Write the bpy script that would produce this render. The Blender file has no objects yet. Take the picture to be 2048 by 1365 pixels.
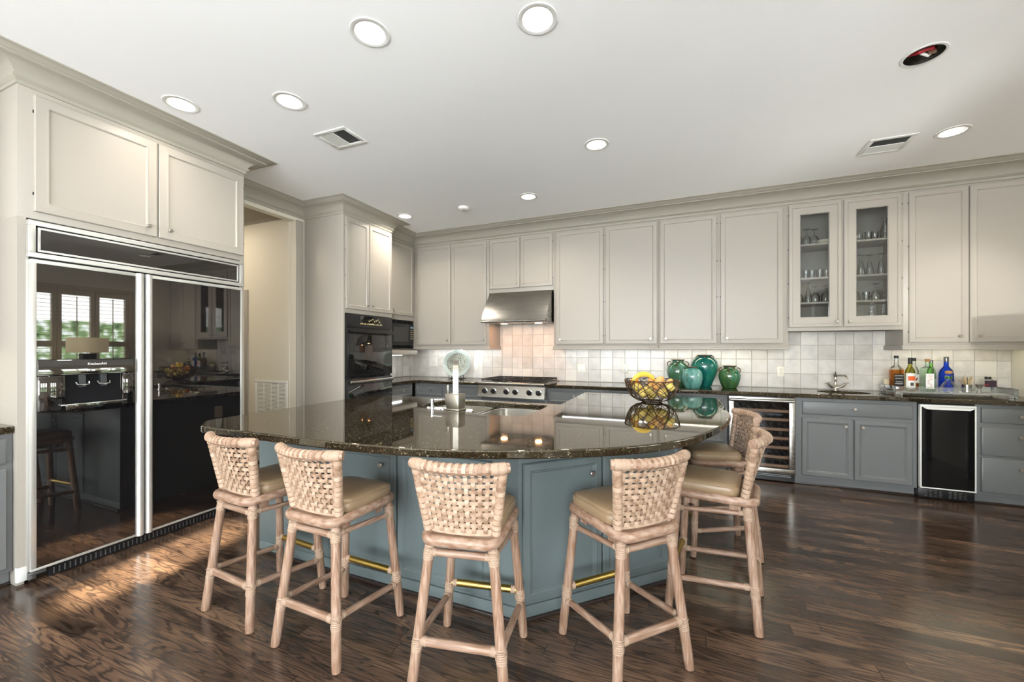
import bpy, bmesh, math, random
from mathutils import Vector, Matrix
R = math.radians
random.seed(7)
SC = bpy.context.scene
COL = SC.collection

# ------------------------------------------------------------------ camera, world, exposure, daylight, added lamps
cam = bpy.data.objects.new('camera', bpy.data.cameras.new('camera'))
COL.objects.link(cam)
cam.location = (3.668, -5.408, 1.356)
cam.rotation_euler = (R(90), 0, R(22.56))
cam.data.sensor_width = 36.0
cam.data.lens = 806.7 * 36.0 / 2048.0
cam.data.shift_y = 15.8 / 2048.0
cam.data.clip_start = 0.05
SC.camera = cam

VS = SC.view_settings
VS.view_transform = 'Standard'
try: VS.look = 'None'
except Exception: pass
VS.gamma = 1.0
VS.use_curve_mapping = False
VS.exposure = 0.2
SC.cycles.use_denoising = True
SC.cycles.max_bounces = 9
SC.cycles.diffuse_bounces = 5
SC.cycles.glossy_bounces = 5
SC.cycles.transmission_bounces = 8
SC.cycles.transparent_max_bounces = 16
SC.cycles.caustics_reflective = False
SC.cycles.caustics_refractive = False
SC.cycles.sample_clamp_indirect = 6.0

W = bpy.data.worlds.new('world'); SC.world = W; W.use_nodes = True
wn = W.node_tree.nodes; wl = W.node_tree.links
wn['Background'].inputs[0].default_value = (0.90, 0.95, 1.0, 1)
wn['Background'].inputs[1].default_value = 13.0

def area(name, loc, rot, sx, sy, power, col, spread=180):
    l = bpy.data.lights.new(name, 'AREA'); l.shape = 'RECTANGLE'; l.size = sx; l.size_y = sy
    l.energy = power; l.color = col; l.spread = R(spread)
    o = bpy.data.objects.new(name, l); COL.objects.link(o); o.location = loc; o.rotation_euler = rot
    return o
# fill lamps added in front and outside; daylight at the right rear window
area('front_fill', (3.1, -8.82, 1.65), (R(118), 0, 0), 5.4, 2.0, 265, (0.95, 0.975, 1.0))  # added fill lamp just inside the front windows, tilted up
area('daylight_right', (6.82, -6.95, 1.55), (0, R(108), R(-10)), 2.2, 2.5, 110, (0.95, 0.975, 1.0))
area('ceiling_fill_right', (9.4, -2.8, .15), (0, R(122), 0), 1.0, 5.0, 900, (1.0, .98, .95))  # added lamp low outside, aimed up to brighten the ceiling
def patch_spot(name, loc, target, deg, power, col):
    l = bpy.data.lights.new(name, 'SPOT'); l.energy = power; l.color = col; l.spot_size = R(deg); l.spot_blend = .9; l.shadow_soft_size = .05
    o = bpy.data.objects.new(name, l); COL.objects.link(o); o.location = loc
    o.rotation_euler = (Vector(target) - Vector(loc)).to_track_quat('-Z', 'Y').to_euler()
# spots added outside the front windows to lay sunlike patches on floor and cabinets
patch_spot('floor_patch_spot', (1.5, -10.3, 2.75), (.60, -3.86, 0), 4.2, 52000, (1, .86, .66))
patch_spot('cabinet_patch_spot', (4.4, -9.6, 1.0), (6.05, -.4, 1.78), 8, 2200, (1, .96, .9))
area('hall_fill', (-1.5, -2.75, 2.9), (0, 0, 0), 0.5, 0.5, 11, (1.0, 0.86, 0.66))  # added lamp under the hall ceiling, no fixture modelled

# ------------------------------------------------------------------ materials
MATS = {}
def _mat(name):
    m = bpy.data.materials.new(name); m.use_nodes = True; MATS[name] = m
    nt = m.node_tree
    return m, nt, nt.nodes['Principled BSDF']
def N(nt, t, **kw):
    n = nt.nodes.new(t)
    for k, v in kw.items():
        if hasattr(n, k): setattr(n, k, v)
    return n
def srgb(r, g, b):
    f = lambda c: c / 12.92 if c <= .04045 else ((c + .055) / 1.055) ** 2.4
    return (f(r / 255), f(g / 255), f(b / 255), 1)
def plain(name, col, rough=.5, metal=0., spec=.5, ior=1.45, bump=0., bscale=200., var=0., emit=None, estr=0., coat=0.):
    m, nt, p = _mat(name)
    p.inputs['Base Color'].default_value = col
    p.inputs['Roughness'].default_value = rough; p.inputs['Metallic'].default_value = metal
    p.inputs['Specular IOR Level'].default_value = spec; p.inputs['IOR'].default_value = ior
    p.inputs['Coat Weight'].default_value = coat; p.inputs['Coat Roughness'].default_value = .05
    if emit:
        p.inputs['Emission Color'].default_value = emit; p.inputs['Emission Strength'].default_value = estr
    if bump or var:
        tc = N(nt, 'ShaderNodeTexCoord'); nz = N(nt, 'ShaderNodeTexNoise'); nz.inputs['Scale'].default_value = bscale
        nz.inputs['Detail'].default_value = 4
        nt.links.new(tc.outputs['Object'], nz.inputs['Vector'])
        if bump:
            b = N(nt, 'ShaderNodeBump'); b.inputs['Strength'].default_value = bump; b.inputs['Distance'].default_value = .002
            nt.links.new(nz.outputs['Fac'], b.inputs['Height']); nt.links.new(b.outputs['Normal'], p.inputs['Normal'])
        if var:
            mx = N(nt, 'ShaderNodeMix', data_type='RGBA'); mx.inputs['A'].default_value = tuple(c * (1 - var) for c in col[:3]) + (1,)
            mx.inputs['B'].default_value = tuple(min(1, c * (1 + var)) for c in col[:3]) + (1,)
            nt.links.new(nz.outputs['Fac'], mx.inputs['Factor']); nt.links.new(mx.outputs['Result'], p.inputs['Base Color'])
    return m
def ramp(nt, stops):
    r = N(nt, 'ShaderNodeValToRGB'); e = r.color_ramp.elements
    while len(e) > 1: e.remove(e[-1])
    e[0].position, e[0].color = stops[0]
    for p, c in stops[1:]:
        x = e.new(p); x.color = c
    return r

plain('upper_paint', srgb(168, 161, 151), .38, bump=.03, bscale=60)
plain('crown_paint', srgb(162, 157, 145), .42, bump=.03, bscale=60)
plain('island_paint', srgb(98, 108, 109), .4, bump=.03, bscale=60, var=.03)
plain('base_paint', srgb(108, 110, 110), .4, bump=.03, bscale=60, var=.03)
plain('ceiling_paint', srgb(250, 250, 250), .9, bump=.04, bscale=300)
plain('wall_paint', srgb(222, 216, 202), .6, bump=.04, bscale=250)
plain('white_plastic', srgb(238, 237, 232), .35)
plain('cream_plastic', srgb(236, 230, 214), .35)
plain('white_metal', srgb(226, 226, 222), .4)
plain('appliance_white_metal', srgb(205, 203, 198), .3, metal=.6)
plain('dark_slot', (.008, .008, .009, 1), .8, spec=.12)
plain('black_glass', (.006, .006, .007, 1), .015, ior=2.15)
MATS['black_glass'].node_tree.nodes['Principled BSDF'].inputs['Specular Tint'].default_value = (1, .93, .86, 1)
plain('dark_bottle', (.010, .016, .012, 1), .08)
plain('smoke_glass', (.006, .006, .006, 1), .03, ior=1.42)
plain('oven_glass', (.006, .006, .006, 1), .02, ior=1.75)
plain('black_enamel', (.012, .012, .013, 1), .25)
plain('black_iron', (.015, .014, .014, 1), .5, metal=.3)
plain('chrome', (.78, .78, .78, 1), .08, metal=1.)
plain('nickel', (.46, .43, .38, 1), .3, metal=1.)
plain('antique_nickel', (.66, .62, .55, 1), .22, metal=1.)
plain('brass', (.46, .32, .09, 1), .32, metal=1., bump=.1, bscale=40)
def rattan(name, sc):
    m, nt, p = _mat(name); L = nt.links.new
    tc = N(nt, 'ShaderNodeTexCoord'); mp = N(nt, 'ShaderNodeMapping'); mp.inputs['Scale'].default_value = sc; L(tc.outputs['Object'], mp.inputs['Vector'])
    n1 = N(nt, 'ShaderNodeTexNoise'); n1.inputs['Scale'].default_value = 1; n1.inputs['Detail'].default_value = 3; L(mp.outputs[0], n1.inputs['Vector'])
    n2 = N(nt, 'ShaderNodeTexNoise'); n2.inputs['Scale'].default_value = 9; n2.inputs['Detail'].default_value = 2; L(tc.outputs['Object'], n2.inputs['Vector'])
    ad = N(nt, 'ShaderNodeMath', operation='MULTIPLY_ADD'); L(n1.outputs['Fac'], ad.inputs[0]); ad.inputs[1].default_value = .75
    mu = N(nt, 'ShaderNodeMath', operation='MULTIPLY'); L(n2.outputs['Fac'], mu.inputs[0]); mu.inputs[1].default_value = .3; L(mu.outputs[0], ad.inputs[2])
    r = ramp(nt, [(.3, srgb(104, 76, 58)), (.48, srgb(139, 109, 89)), (.7, srgb(168, 144, 127))]); L(ad.outputs[0], r.inputs[0]); L(r.outputs[0], p.inputs['Base Color'])
    p.inputs['Roughness'].default_value = .42
    b = N(nt, 'ShaderNodeBump'); b.inputs['Strength'].default_value = .2; b.inputs['Distance'].default_value = .001; L(n1.outputs['Fac'], b.inputs['Height']); L(b.outputs['Normal'], p.inputs['Normal'])
rattan('rattan_ring', (30, 30, 70)); rattan('rattan', (130, 130, 7)); rattan('rattan_across', (7, 130, 130)); rattan('rattan_deep', (130, 7, 130))
plain('lashing', srgb(160, 136, 116), .6, bump=.4, bscale=350, var=.12)
plain('leather', srgb(138, 116, 90), .33, bump=.2, bscale=30, var=.08)
def wicker():
    m, nt, p = _mat('wicker'); L = nt.links.new
    g = N(nt, 'ShaderNodeNewGeometry'); tc = N(nt, 'ShaderNodeTexCoord'); n = N(nt, 'ShaderNodeTexNoise'); n.inputs['Scale'].default_value = 45; n.inputs['Detail'].default_value = 3; L(tc.outputs['Object'], n.inputs['Vector'])
    ad = N(nt, 'ShaderNodeMath', operation='MULTIPLY_ADD'); L(g.outputs['Random Per Island'], ad.inputs[0]); ad.inputs[1].default_value = .45; L(n.outputs['Fac'], ad.inputs[2])
    r = ramp(nt, [(.3, srgb(122, 94, 74)), (.6, srgb(157, 131, 109)), (1.0, srgb(180, 156, 136))]); L(ad.outputs[0], r.inputs[0]); L(r.outputs[0], p.inputs['Base Color']); p.inputs['Roughness'].default_value = .5
wicker()
plain('shelf_wood', srgb(206, 164, 124), .5, var=.12, bscale=30)
plain('shoe_mould', srgb(44, 34, 30), .35)
plain('bronze_wire', (.10, .066, .045, 1), .34, metal=.7)
plain('banana', srgb(226, 188, 74), .45, var=.12, bscale=14)
plain('mango', srgb(222, 172, 106), .45, var=.22, bscale=9)
plain('lemon', srgb(218, 194, 104), .45, bump=.2, bscale=120)
plain('orange_peel', srgb(232, 140, 36), .5, bump=.2, bscale=120)
plain('stem_brown', srgb(70, 52, 30), .7)
plain('clay_rim', srgb(92, 70, 52), .6, var=.2)
plain('cork', srgb(176, 132, 84), .8, var=.2)
plain('black_cap', (.02, .02, .02, 1), .4)
plain('grey_cap', srgb(120, 122, 122), .3, metal=.8)
plain('label_black', (.012, .012, .012, 1), .5)
plain('label_white', srgb(236, 234, 228), .6)
plain('label_orange', srgb(226, 98, 44), .6)
plain('label_ink', srgb(70, 66, 64), .6)
plain('label_pink', srgb(224, 190, 182), .6)
plain('label_red', srgb(160, 52, 40), .6)
plain('purple_card', srgb(64, 44, 56), .6)
plain('pick_wood', srgb(214, 190, 140), .7)
plain('pick_dark', srgb(48, 36, 26), .7)
plain('cream_cup', srgb(240, 228, 196), .5)
plain('red_wire', srgb(176, 30, 40), .4)
plain('copper_wire', srgb(120, 92, 76), .4)
plain('shade_fabric', srgb(216, 204, 168), .8, emit=(1, .86, .58, 1), estr=.7)
plain('display_blue', (.01, .02, .03, 1), .2, emit=(.35, .6, .8, 1), estr=.35)
plain('legend_cream', srgb(206, 190, 140), .5)
plain('can_lens', (1, 1, 1, 1), .5, emit=(1, .97, .92, 1), estr=3.2)
plain('strip_cool', (1, 1, 1, 1), .5, emit=(.95, .97, 1., 1), estr=26.)
plain('strip_warm', (1, 1, 1, 1), .5, emit=(1., .92, .66, 1), estr=8.5)
plain('strip_white', (1, 1, 1, 1), .5, emit=(.97, .98, 1., 1), estr=8.5)
plain('hood_lamp', (1, 1, 1, 1), .5, emit=(1., .47, .20, 1), estr=95.)
plain('shutter_paint', srgb(196, 186, 168), .5)
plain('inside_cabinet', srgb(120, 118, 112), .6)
plain('leaf_green', srgb(74, 112, 62), .6, var=.4, bscale=6)

def steel(name, col, rough, sx, sz):
    m, nt, p = _mat(name)
    p.inputs['Metallic'].default_value = 1; p.inputs['Base Color'].default_value = col
    tc = N(nt, 'ShaderNodeTexCoord'); mp = N(nt, 'ShaderNodeMapping'); mp.inputs['Scale'].default_value = (sx, sx, sz)
    nz = N(nt, 'ShaderNodeTexNoise'); nz.inputs['Scale'].default_value = 1; nz.inputs['Detail'].default_value = 3
    mr = N(nt, 'ShaderNodeMapRange'); mr.inputs['To Min'].default_value = rough * .75; mr.inputs['To Max'].default_value = rough * 1.3
    nt.links.new(tc.outputs['Object'], mp.inputs['Vector']); nt.links.new(mp.outputs['Vector'], nz.inputs['Vector'])
    nt.links.new(nz.outputs['Fac'], mr.inputs['Value']); nt.links.new(mr.outputs['Result'], p.inputs['Roughness'])
    b = N(nt, 'ShaderNodeBump'); b.inputs['Strength'].default_value = .004; b.inputs['Distance'].default_value = .001
    nt.links.new(nz.outputs['Fac'], b.inputs['Height']); nt.links.new(b.outputs['Normal'], p.inputs['Normal'])
    return m
steel('steel', (.40, .385, .355, 1), .26, 6, 700)
steel('sink_steel', (.66, .64, .60, 1), .2, 300, 300)

def thin_glass(name, tint, gloss=1.0, rough=.0, ior=1.5):
    m = bpy.data.materials.new(name); m.use_nodes = True; MATS[name] = m; nt = m.node_tree; nt.nodes.clear()
    o = N(nt, 'ShaderNodeOutputMaterial'); mx = N(nt, 'ShaderNodeMixShader'); t = N(nt, 'ShaderNodeBsdfTransparent')
    g = N(nt, 'ShaderNodeBsdfGlossy'); f = N(nt, 'ShaderNodeFresnel'); f.inputs['IOR'].default_value = ior
    t.inputs[0].default_value = tint; g.inputs['Roughness'].default_value = rough
    mu = N(nt, 'ShaderNodeMath', operation='MULTIPLY'); mu.inputs[1].default_value = gloss; mu.use_clamp = True
    nt.links.new(f.outputs[0], mu.inputs[0]); nt.links.new(mu.outputs[0], mx.inputs[0])
    nt.links.new(t.outputs[0], mx.inputs[1]); nt.links.new(g.outputs[0], mx.inputs[2]); nt.links.new(mx.outputs[0], o.inputs[0])
    return m
thin_glass('pane_glass', (.95, .96, .95, 1), 2.0)
thin_glass('cooler_glass', (.80, .80, .82, 1), .8)
thin_glass('clear_glass', (.95, .965, .965, 1), .75, .02)
def acrylic(name, sheen):
    m = thin_glass(name, (.97, .98, .97, 1), 1.5, .01); nt = m.node_tree
    out = [n for n in nt.nodes if n.type == 'OUTPUT_MATERIAL'][0]; src = out.inputs[0].links[0].from_socket
    d = N(nt, 'ShaderNodeBsdfDiffuse'); d.inputs[0].default_value = (.93, .94, .92, 1); mx = N(nt, 'ShaderNodeMixShader'); mx.inputs[0].default_value = sheen
    nt.links.new(src, mx.inputs[1]); nt.links.new(d.outputs[0], mx.inputs[2]); nt.links.new(mx.outputs[0], out.inputs[0])
acrylic('acrylic', .07); acrylic('acrylic_base_sheen', .3)  # white diffuse share stands in for bright reflections in the clear acrylic
thin_glass('glassware', (.94, .96, .96, 1), 1.7, .04)
thin_glass('green_tint_glass', (.86, .96, .90, 1), .7, .02)
thin_glass('green_bottle_glass', (.52, .86, .34, 1), .7, .02)
thin_glass('olive_glass', (.74, .70, .22, 1), .7, .02)
thin_glass('whiskey', (.86, .50, .14, 1), .4, .02)
thin_glass('blue_glass', (.12, .30, .94, 1), .7, .02)

def floor_mat():
    m, nt, p = _mat('oak_floor'); L = nt.links.new
    tc = N(nt, 'ShaderNodeTexCoord'); sep = N(nt, 'ShaderNodeSeparateXYZ'); L(tc.outputs['Object'], sep.inputs[0])
    def M(op, a, b=None):
        n = N(nt, 'ShaderNodeMath', operation=op)
        for i, v in enumerate((a, b)):
            if v is None: continue
            if isinstance(v, (int, float)): n.inputs[i].default_value = v
            else: L(v, n.inputs[i])
        return n.outputs[0]
    PW = .0825
    yv = M('DIVIDE', sep.outputs['Y'], PW); row = M('FLOOR', yv); fy = M('FRACT', yv)
    w1 = N(nt, 'ShaderNodeTexWhiteNoise', noise_dimensions='1D'); L(row, w1.inputs['W'])
    xv = M('ADD', M('DIVIDE', sep.outputs['X'], 1.05), M('MULTIPLY', w1.outputs['Value'], 9.0))
    colm = M('FLOOR', xv); fx = M('FRACT', xv)
    cb = N(nt, 'ShaderNodeCombineXYZ'); L(row, cb.inputs[0]); L(colm, cb.inputs[1])
    w2 = N(nt, 'ShaderNodeTexWhiteNoise', noise_dimensions='2D'); L(cb.outputs[0], w2.inputs['Vector'])
    sh = N(nt, 'ShaderNodeVectorMath', operation='SCALE'); L(w2.outputs['Color'], sh.inputs[0]); sh.inputs['Scale'].default_value = 30
    ad = N(nt, 'ShaderNodeVectorMath', operation='ADD'); L(tc.outputs['Object'], ad.inputs[0]); L(sh.outputs[0], ad.inputs[1])
    mp = N(nt, 'ShaderNodeMapping'); mp.inputs['Scale'].default_value = (.9, 7.5, 1); L(ad.outputs[0], mp.inputs['Vector'])
    n1 = N(nt, 'ShaderNodeTexNoise'); n1.inputs['Scale'].default_value = 1.5; n1.inputs['Detail'].default_value = 2.5; n1.inputs['Distortion'].default_value = .6
    L(mp.outputs[0], n1.inputs['Vector'])
    rings = M('SINE', M('MULTIPLY', n1.outputs['Fac'], 74.0))
    rg = M('MULTIPLY', M('ADD', rings, 1.0), .5)
    mp2 = N(nt, 'ShaderNodeMapping'); mp2.inputs['Scale'].default_value = (9, 260, 1); L(ad.outputs[0], mp2.inputs['Vector'])
    n2 = N(nt, 'ShaderNodeTexNoise'); n2.inputs['Scale'].default_value = 1; n2.inputs['Detail'].default_value = 3; L(mp2.outputs[0], n2.inputs['Vector'])
    line = M('POWER', rg, 3.5)
    mp3 = N(nt, 'ShaderNodeMapping'); mp3.inputs['Scale'].default_value = (2.2, 5, 1); L(ad.outputs[0], mp3.inputs['Vector'])
    n3 = N(nt, 'ShaderNodeTexNoise'); n3.inputs['Scale'].default_value = 1; n3.inputs['Detail'].default_value = 2; L(mp3.outputs[0], n3.inputs['Vector'])
    grain = M('ADD', M('SUBTRACT', M('MULTIPLY', n3.outputs['Fac'], .70), M('MULTIPLY', line, .24)), M('MULTIPLY', M('SUBTRACT', n2.outputs['Fac'], .4), .55))
    r = ramp(nt, [(.02, srgb(32, 25, 22)), (.22, srgb(60, 46, 38)), (.40, srgb(82, 63, 50)), (.60, srgb(112, 87, 65))])
    L(grain, r.inputs[0])
    hs = N(nt, 'ShaderNodeHueSaturation'); L(r.outputs[0], hs.inputs['Color'])
    L(M('ADD', M('MULTIPLY', w2.outputs['Value'], .75), .62), hs.inputs['Value'])
    hs.inputs['Saturation'].default_value = .95
    e1 = M('LESS_THAN', fy, .022); e2 = M('LESS_THAN', fx, .0028)
    edge = M('MAXIMUM', e1, e2)
    mx = N(nt, 'ShaderNodeMix', data_type='RGBA'); L(edge, mx.inputs['Factor']); L(hs.outputs[0], mx.inputs['A']); mx.inputs['B'].default_value = (.008, .006, .005, 1)
    L(mx.outputs['Result'], p.inputs['Base Color'])
    L(M('ADD', M('MULTIPLY', grain, .10), .15), p.inputs['Roughness'])
    p.inputs['IOR'].default_value = 1.62
    b = N(nt, 'ShaderNodeBump'); b.inputs['Strength'].default_value = .25; b.inputs['Distance'].default_value = .0015
    L(M('SUBTRACT', M('MULTIPLY', grain, .5), edge), b.inputs['Height']); L(b.outputs['Normal'], p.inputs['Normal'])
floor_mat()

def granite_mat():
    m, nt, p = _mat('granite'); L = nt.links.new
    tc = N(nt, 'ShaderNodeTexCoord')
    v = N(nt, 'ShaderNodeTexVoronoi'); v.inputs['Scale'].default_value = 210; L(tc.outputs['Object'], v.inputs['Vector'])
    n = N(nt, 'ShaderNodeTexNoise'); n.inputs['Scale'].default_value = 70; n.inputs['Detail'].default_value = 3; L(tc.outputs['Object'], n.inputs['Vector'])
    sp = N(nt, 'ShaderNodeSeparateColor'); L(v.outputs['Color'], sp.inputs[0])
    r = ramp(nt, [(0, (.009, .007, .0045, 1)), (.58, (.024, .018, .010, 1)), (.78, (.052, .038, .021, 1)), (.90, (.12, .09, .052, 1)), (.975, (.42, .36, .27, 1))])
    mu = N(nt, 'ShaderNodeMath', operation='MULTIPLY'); L(sp.outputs[0], mu.inputs[0])
    mr = N(nt, 'ShaderNodeMapRange'); L(n.outputs['Fac'], mr.inputs['Value']); mr.inputs['From Min'].default_value = .3; mr.inputs['From Max'].default_value = .7
    mr.inputs['To Min'].default_value = .55; mr.inputs['To Max'].default_value = 1.08
    L(mr.outputs[0], mu.inputs[1]); L(mu.outputs[0], r.inputs[0]); L(r.outputs[0], p.inputs['Base Color'])
    p.inputs['Roughness'].default_value = .035; p.inputs['IOR'].default_value = 1.8; p.inputs['Specular Tint'].default_value = (1, .90, .70, 1)
granite_mat()

def tile_mat():
    m, nt, p = _mat('zellige_tile'); L = nt.links.new
    tc = N(nt, 'ShaderNodeTexCoord'); n = N(nt, 'ShaderNodeTexNoise'); n.inputs['Scale'].default_value = 9; n.inputs['Detail'].default_value = 4
    L(tc.outputs['Object'], n.inputs['Vector'])
    g = N(nt, 'ShaderNodeNewGeometry')
    ad = N(nt, 'ShaderNodeMath', operation='MULTIPLY_ADD'); L(g.outputs['Random Per Island'], ad.inputs[0]); ad.inputs[1].default_value = .55; 
    L(n.outputs['Fac'], ad.inputs[2])
    r = ramp(nt, [(.3, srgb(180, 176, 170)), (.55, srgb(200, 193, 182)), (.8, srgb(208, 203, 196)), (1.05, srgb(222, 216, 205))])
    L(ad.outputs[0], r.inputs[0]); L(r.outputs[0], p.inputs['Base Color'])
    p.inputs['Roughness'].default_value = .28
    n2 = N(nt, 'ShaderNodeTexNoise'); n2.inputs['Scale'].default_value = 22; L(tc.outputs['Object'], n2.inputs['Vector'])
    b = N(nt, 'ShaderNodeBump'); b.inputs['Strength'].default_value = .18; b.inputs['Distance'].default_value = .004
    L(n2.outputs['Fac'], b.inputs['Height']); L(b.outputs['Normal'], p.inputs['Normal'])
tile_mat()
plain('grout', srgb(206, 199, 186), .8)

def glaze(name, c1, c2, c3):
    m, nt, p = _mat(name); L = nt.links.new
    tc = N(nt, 'ShaderNodeTexCoord'); mp = N(nt, 'ShaderNodeMapping'); mp.inputs['Scale'].default_value = (9, 9, 2.6)
    n = N(nt, 'ShaderNodeTexNoise'); n.inputs['Scale'].default_value = 1.4; n.inputs['Detail'].default_value = 4; n.inputs['Roughness'].default_value = .6
    L(tc.outputs['Object'], mp.inputs['Vector']); L(mp.outputs[0], n.inputs['Vector'])
    r = ramp(nt, [(.32, c1), (.52, c2), (.72, c3)]); L(n.outputs['Fac'], r.inputs[0]); L(r.outputs[0], p.inputs['Base Color'])
    p.inputs['Roughness'].default_value = .07; p.inputs['Coat Weight'].default_value = .6
    b = N(nt, 'ShaderNodeBump'); b.inputs['Strength'].default_value = .12; b.inputs['Distance'].default_value = .004
    L(n.outputs['Fac'], b.inputs['Height']); L(b.outputs['Normal'], p.inputs['Normal'])
glaze('glaze_green_blue', srgb(34, 92, 82), srgb(66, 104, 66), srgb(104, 160, 156))
glaze('glaze_celadon', srgb(48, 112, 106), srgb(92, 150, 140), srgb(140, 182, 172))
glaze('glaze_teal', srgb(6, 70, 74), srgb(16, 106, 96), srgb(60, 134, 104))
glaze('glaze_moss', srgb(30, 76, 54), srgb(66, 98, 48), srgb(26, 124, 106))

def plate_mat():
    m, nt, p = _mat('etched_plate'); L = nt.links.new
    tc = N(nt, 'ShaderNodeTexCoord'); v = N(nt, 'ShaderNodeTexVoronoi', feature='DISTANCE_TO_EDGE'); v.inputs['Scale'].default_value = 55
    L(tc.outputs['Object'], v.inputs['Vector'])
    r = ramp(nt, [(.0, srgb(70, 74, 64)), (.1, srgb(150, 152, 138)), (.3, srgb(216, 218, 204))]); L(v.outputs[0], r.inputs[0]); L(r.outputs[0], p.inputs['Base Color'])
    p.inputs['Roughness'].default_value = .3; p.inputs['Metallic'].default_value = .3
plate_mat()
plain('plate_rim', srgb(176, 186, 178), .12, coat=.5)

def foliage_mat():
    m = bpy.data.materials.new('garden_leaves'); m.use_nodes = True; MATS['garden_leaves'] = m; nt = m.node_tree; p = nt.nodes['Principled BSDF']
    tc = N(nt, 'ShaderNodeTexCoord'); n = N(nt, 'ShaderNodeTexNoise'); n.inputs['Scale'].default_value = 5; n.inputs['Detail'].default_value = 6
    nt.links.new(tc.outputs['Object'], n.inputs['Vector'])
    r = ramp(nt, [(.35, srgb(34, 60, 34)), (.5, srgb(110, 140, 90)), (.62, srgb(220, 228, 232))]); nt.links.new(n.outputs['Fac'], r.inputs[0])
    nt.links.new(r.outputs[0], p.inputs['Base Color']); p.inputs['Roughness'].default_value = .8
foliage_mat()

# ------------------------------------------------------------------ geometry helpers
def box(bm, x0, y0, z0, x1, y1, z1, bev=0., seg=2):
    if x1 < x0: x0, x1 = x1, x0
    if y1 < y0: y0, y1 = y1, y0
    if z1 < z0: z0, z1 = z1, z0
    vs = [bm.verts.new(c) for c in ((x0, y0, z0), (x1, y0, z0), (x1, y1, z0), (x0, y1, z0), (x0, y0, z1), (x1, y0, z1), (x1, y1, z1), (x0, y1, z1))]
    fs = [bm.faces.new([vs[i] for i in f]) for f in ((0, 3, 2, 1), (4, 5, 6, 7), (0, 1, 5, 4), (1, 2, 6, 5), (2, 3, 7, 6), (3, 0, 4, 7))]
    if bev > 0:
        es = list({e for f in fs for e in f.edges})
        bmesh.ops.bevel(bm, geom=es, offset=min(bev, .45 * min(x1 - x0, y1 - y0, z1 - z0)), segments=seg, profile=.5, affect='EDGES')
    return vs
def ringloft(bm, rings, closed_ring=True, cap0=True, cap1=True, closed_path=False):
    R_ = [[bm.verts.new(p) for p in r] for r in rings]
    n = len(R_[0]); m = len(R_)
    for i in range(m if closed_path else m - 1):
        a, b = R_[i], R_[(i + 1) % m]
        for j in range(n if closed_ring else n - 1):
            k = (j + 1) % n
            try: bm.faces.new((a[j], a[k], b[k], b[j]))
            except ValueError: pass
    if closed_ring and not closed_path:
        if cap0: bm.faces.new(R_[0][::-1])
        if cap1: bm.faces.new(R_[-1])
    return R_
def tube(bm, pts, r, n=10, closed=False, caps=True, flat=1.0):
    pts = [Vector(p) for p in pts]; m = len(pts)
    rr = r if isinstance(r, (list, tuple)) else [r] * m
    tan = []
    for i in range(m):
        a = pts[(i - 1) % m] if (closed or i > 0) else pts[i]
        b = pts[(i + 1) % m] if (closed or i < m - 1) else pts[i]
        t = b - a; tan.append(t.normalized() if t.length > 1e-9 else Vector((0, 0, 1)))
    up = Vector((0, 0, 1)) if abs(tan[0].z) < .9 else Vector((0, 1, 0))
    u = tan[0].cross(up).normalized(); rings = []
    for i in range(m):
        u = (u - tan[i] * u.dot(tan[i])).normalized(); v = tan[i].cross(u)
        rings.append([pts[i] + (u * math.cos(2 * math.pi * k / n) + v * (math.sin(2 * math.pi * k / n) * flat)) * rr[i] for k in range(n)])
    ringloft(bm, rings, True, caps, caps, closed)
def lathe(bm, prof, c=(0, 0, 0), n=32, axis='z', cap=True):
    rings = []
    for r, z in prof:
        r = max(r, 1e-4); ring = []
        for k in range(n):
            a = 2 * math.pi * k / n; p, q = r * math.cos(a), r * math.sin(a)
            ring.append(Vector((c[0] + p, c[1] + q, c[2] + z)) if axis == 'z' else Vector((c[0] + p, c[1] - z, c[2] + q)) if axis == '-y' else Vector((c[0] + z, c[1] + p, c[2] + q)))
        rings.append(ring)
    ringloft(bm, rings, True, cap, cap)
def prism(bm, poly, z0, z1, bev=0., seg=2):
    n = len(poly); a = [bm.verts.new((x, y, z0)) for x, y in poly]; b = [bm.verts.new((x, y, z1)) for x, y in poly]
    fs = [bm.faces.new(a[::-1]), bm.faces.new(b)] + [bm.faces.new((a[i], a[(i + 1) % n], b[(i + 1) % n], b[i])) for i in range(n)]
    if bev:
        es = list(fs[0].edges) + list(fs[1].edges)
        bmesh.ops.bevel(bm, geom=es, offset=bev, segments=seg, profile=.5, affect='EDGES')
def slab(bm, outer, holes, z0, z1):
    """Flat slab with holes in it, made of a triangulated top and bottom and vertical sides."""
    for z, flip in ((z1, False), (z0, True)):
        es = []
        for loop in [outer] + holes:
            vs = [bm.verts.new((x, y, z)) for x, y in loop]
            es += [bm.edges.new((vs[i], vs[(i + 1) % len(vs)])) for i in range(len(vs))]
        bmesh.ops.triangle_fill(bm, edges=es, use_beauty=True)
    for loop in [outer] + holes:
        n = len(loop)
        a = [bm.verts.new((x, y, z0)) for x, y in loop]; b = [bm.verts.new((x, y, z1)) for x, y in loop]
        for i in range(n): bm.faces.new((a[i], a[(i + 1) % n], b[(i + 1) % n], b[i]))
    bmesh.ops.remove_doubles(bm, verts=bm.verts[:], dist=1e-5)
def rrect(x0, y0, x1, y1, r, n=6):
    out = []
    for cx, cy, a0 in ((x1 - r, y1 - r, 0), (x0 + r, y1 - r, 90), (x0 + r, y0 + r, 180), (x1 - r, y0 + r, 270)):
        for k in range(n + 1):
            a = R(a0 + 90 * k / n); out.append((cx + r * math.cos(a), cy + r * math.sin(a)))
    return out
def circ(cx, cy, r, n=32): return [(cx + r * math.cos(2 * math.pi * k / n), cy + r * math.sin(2 * math.pi * k / n)) for k in range(n)]
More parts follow.
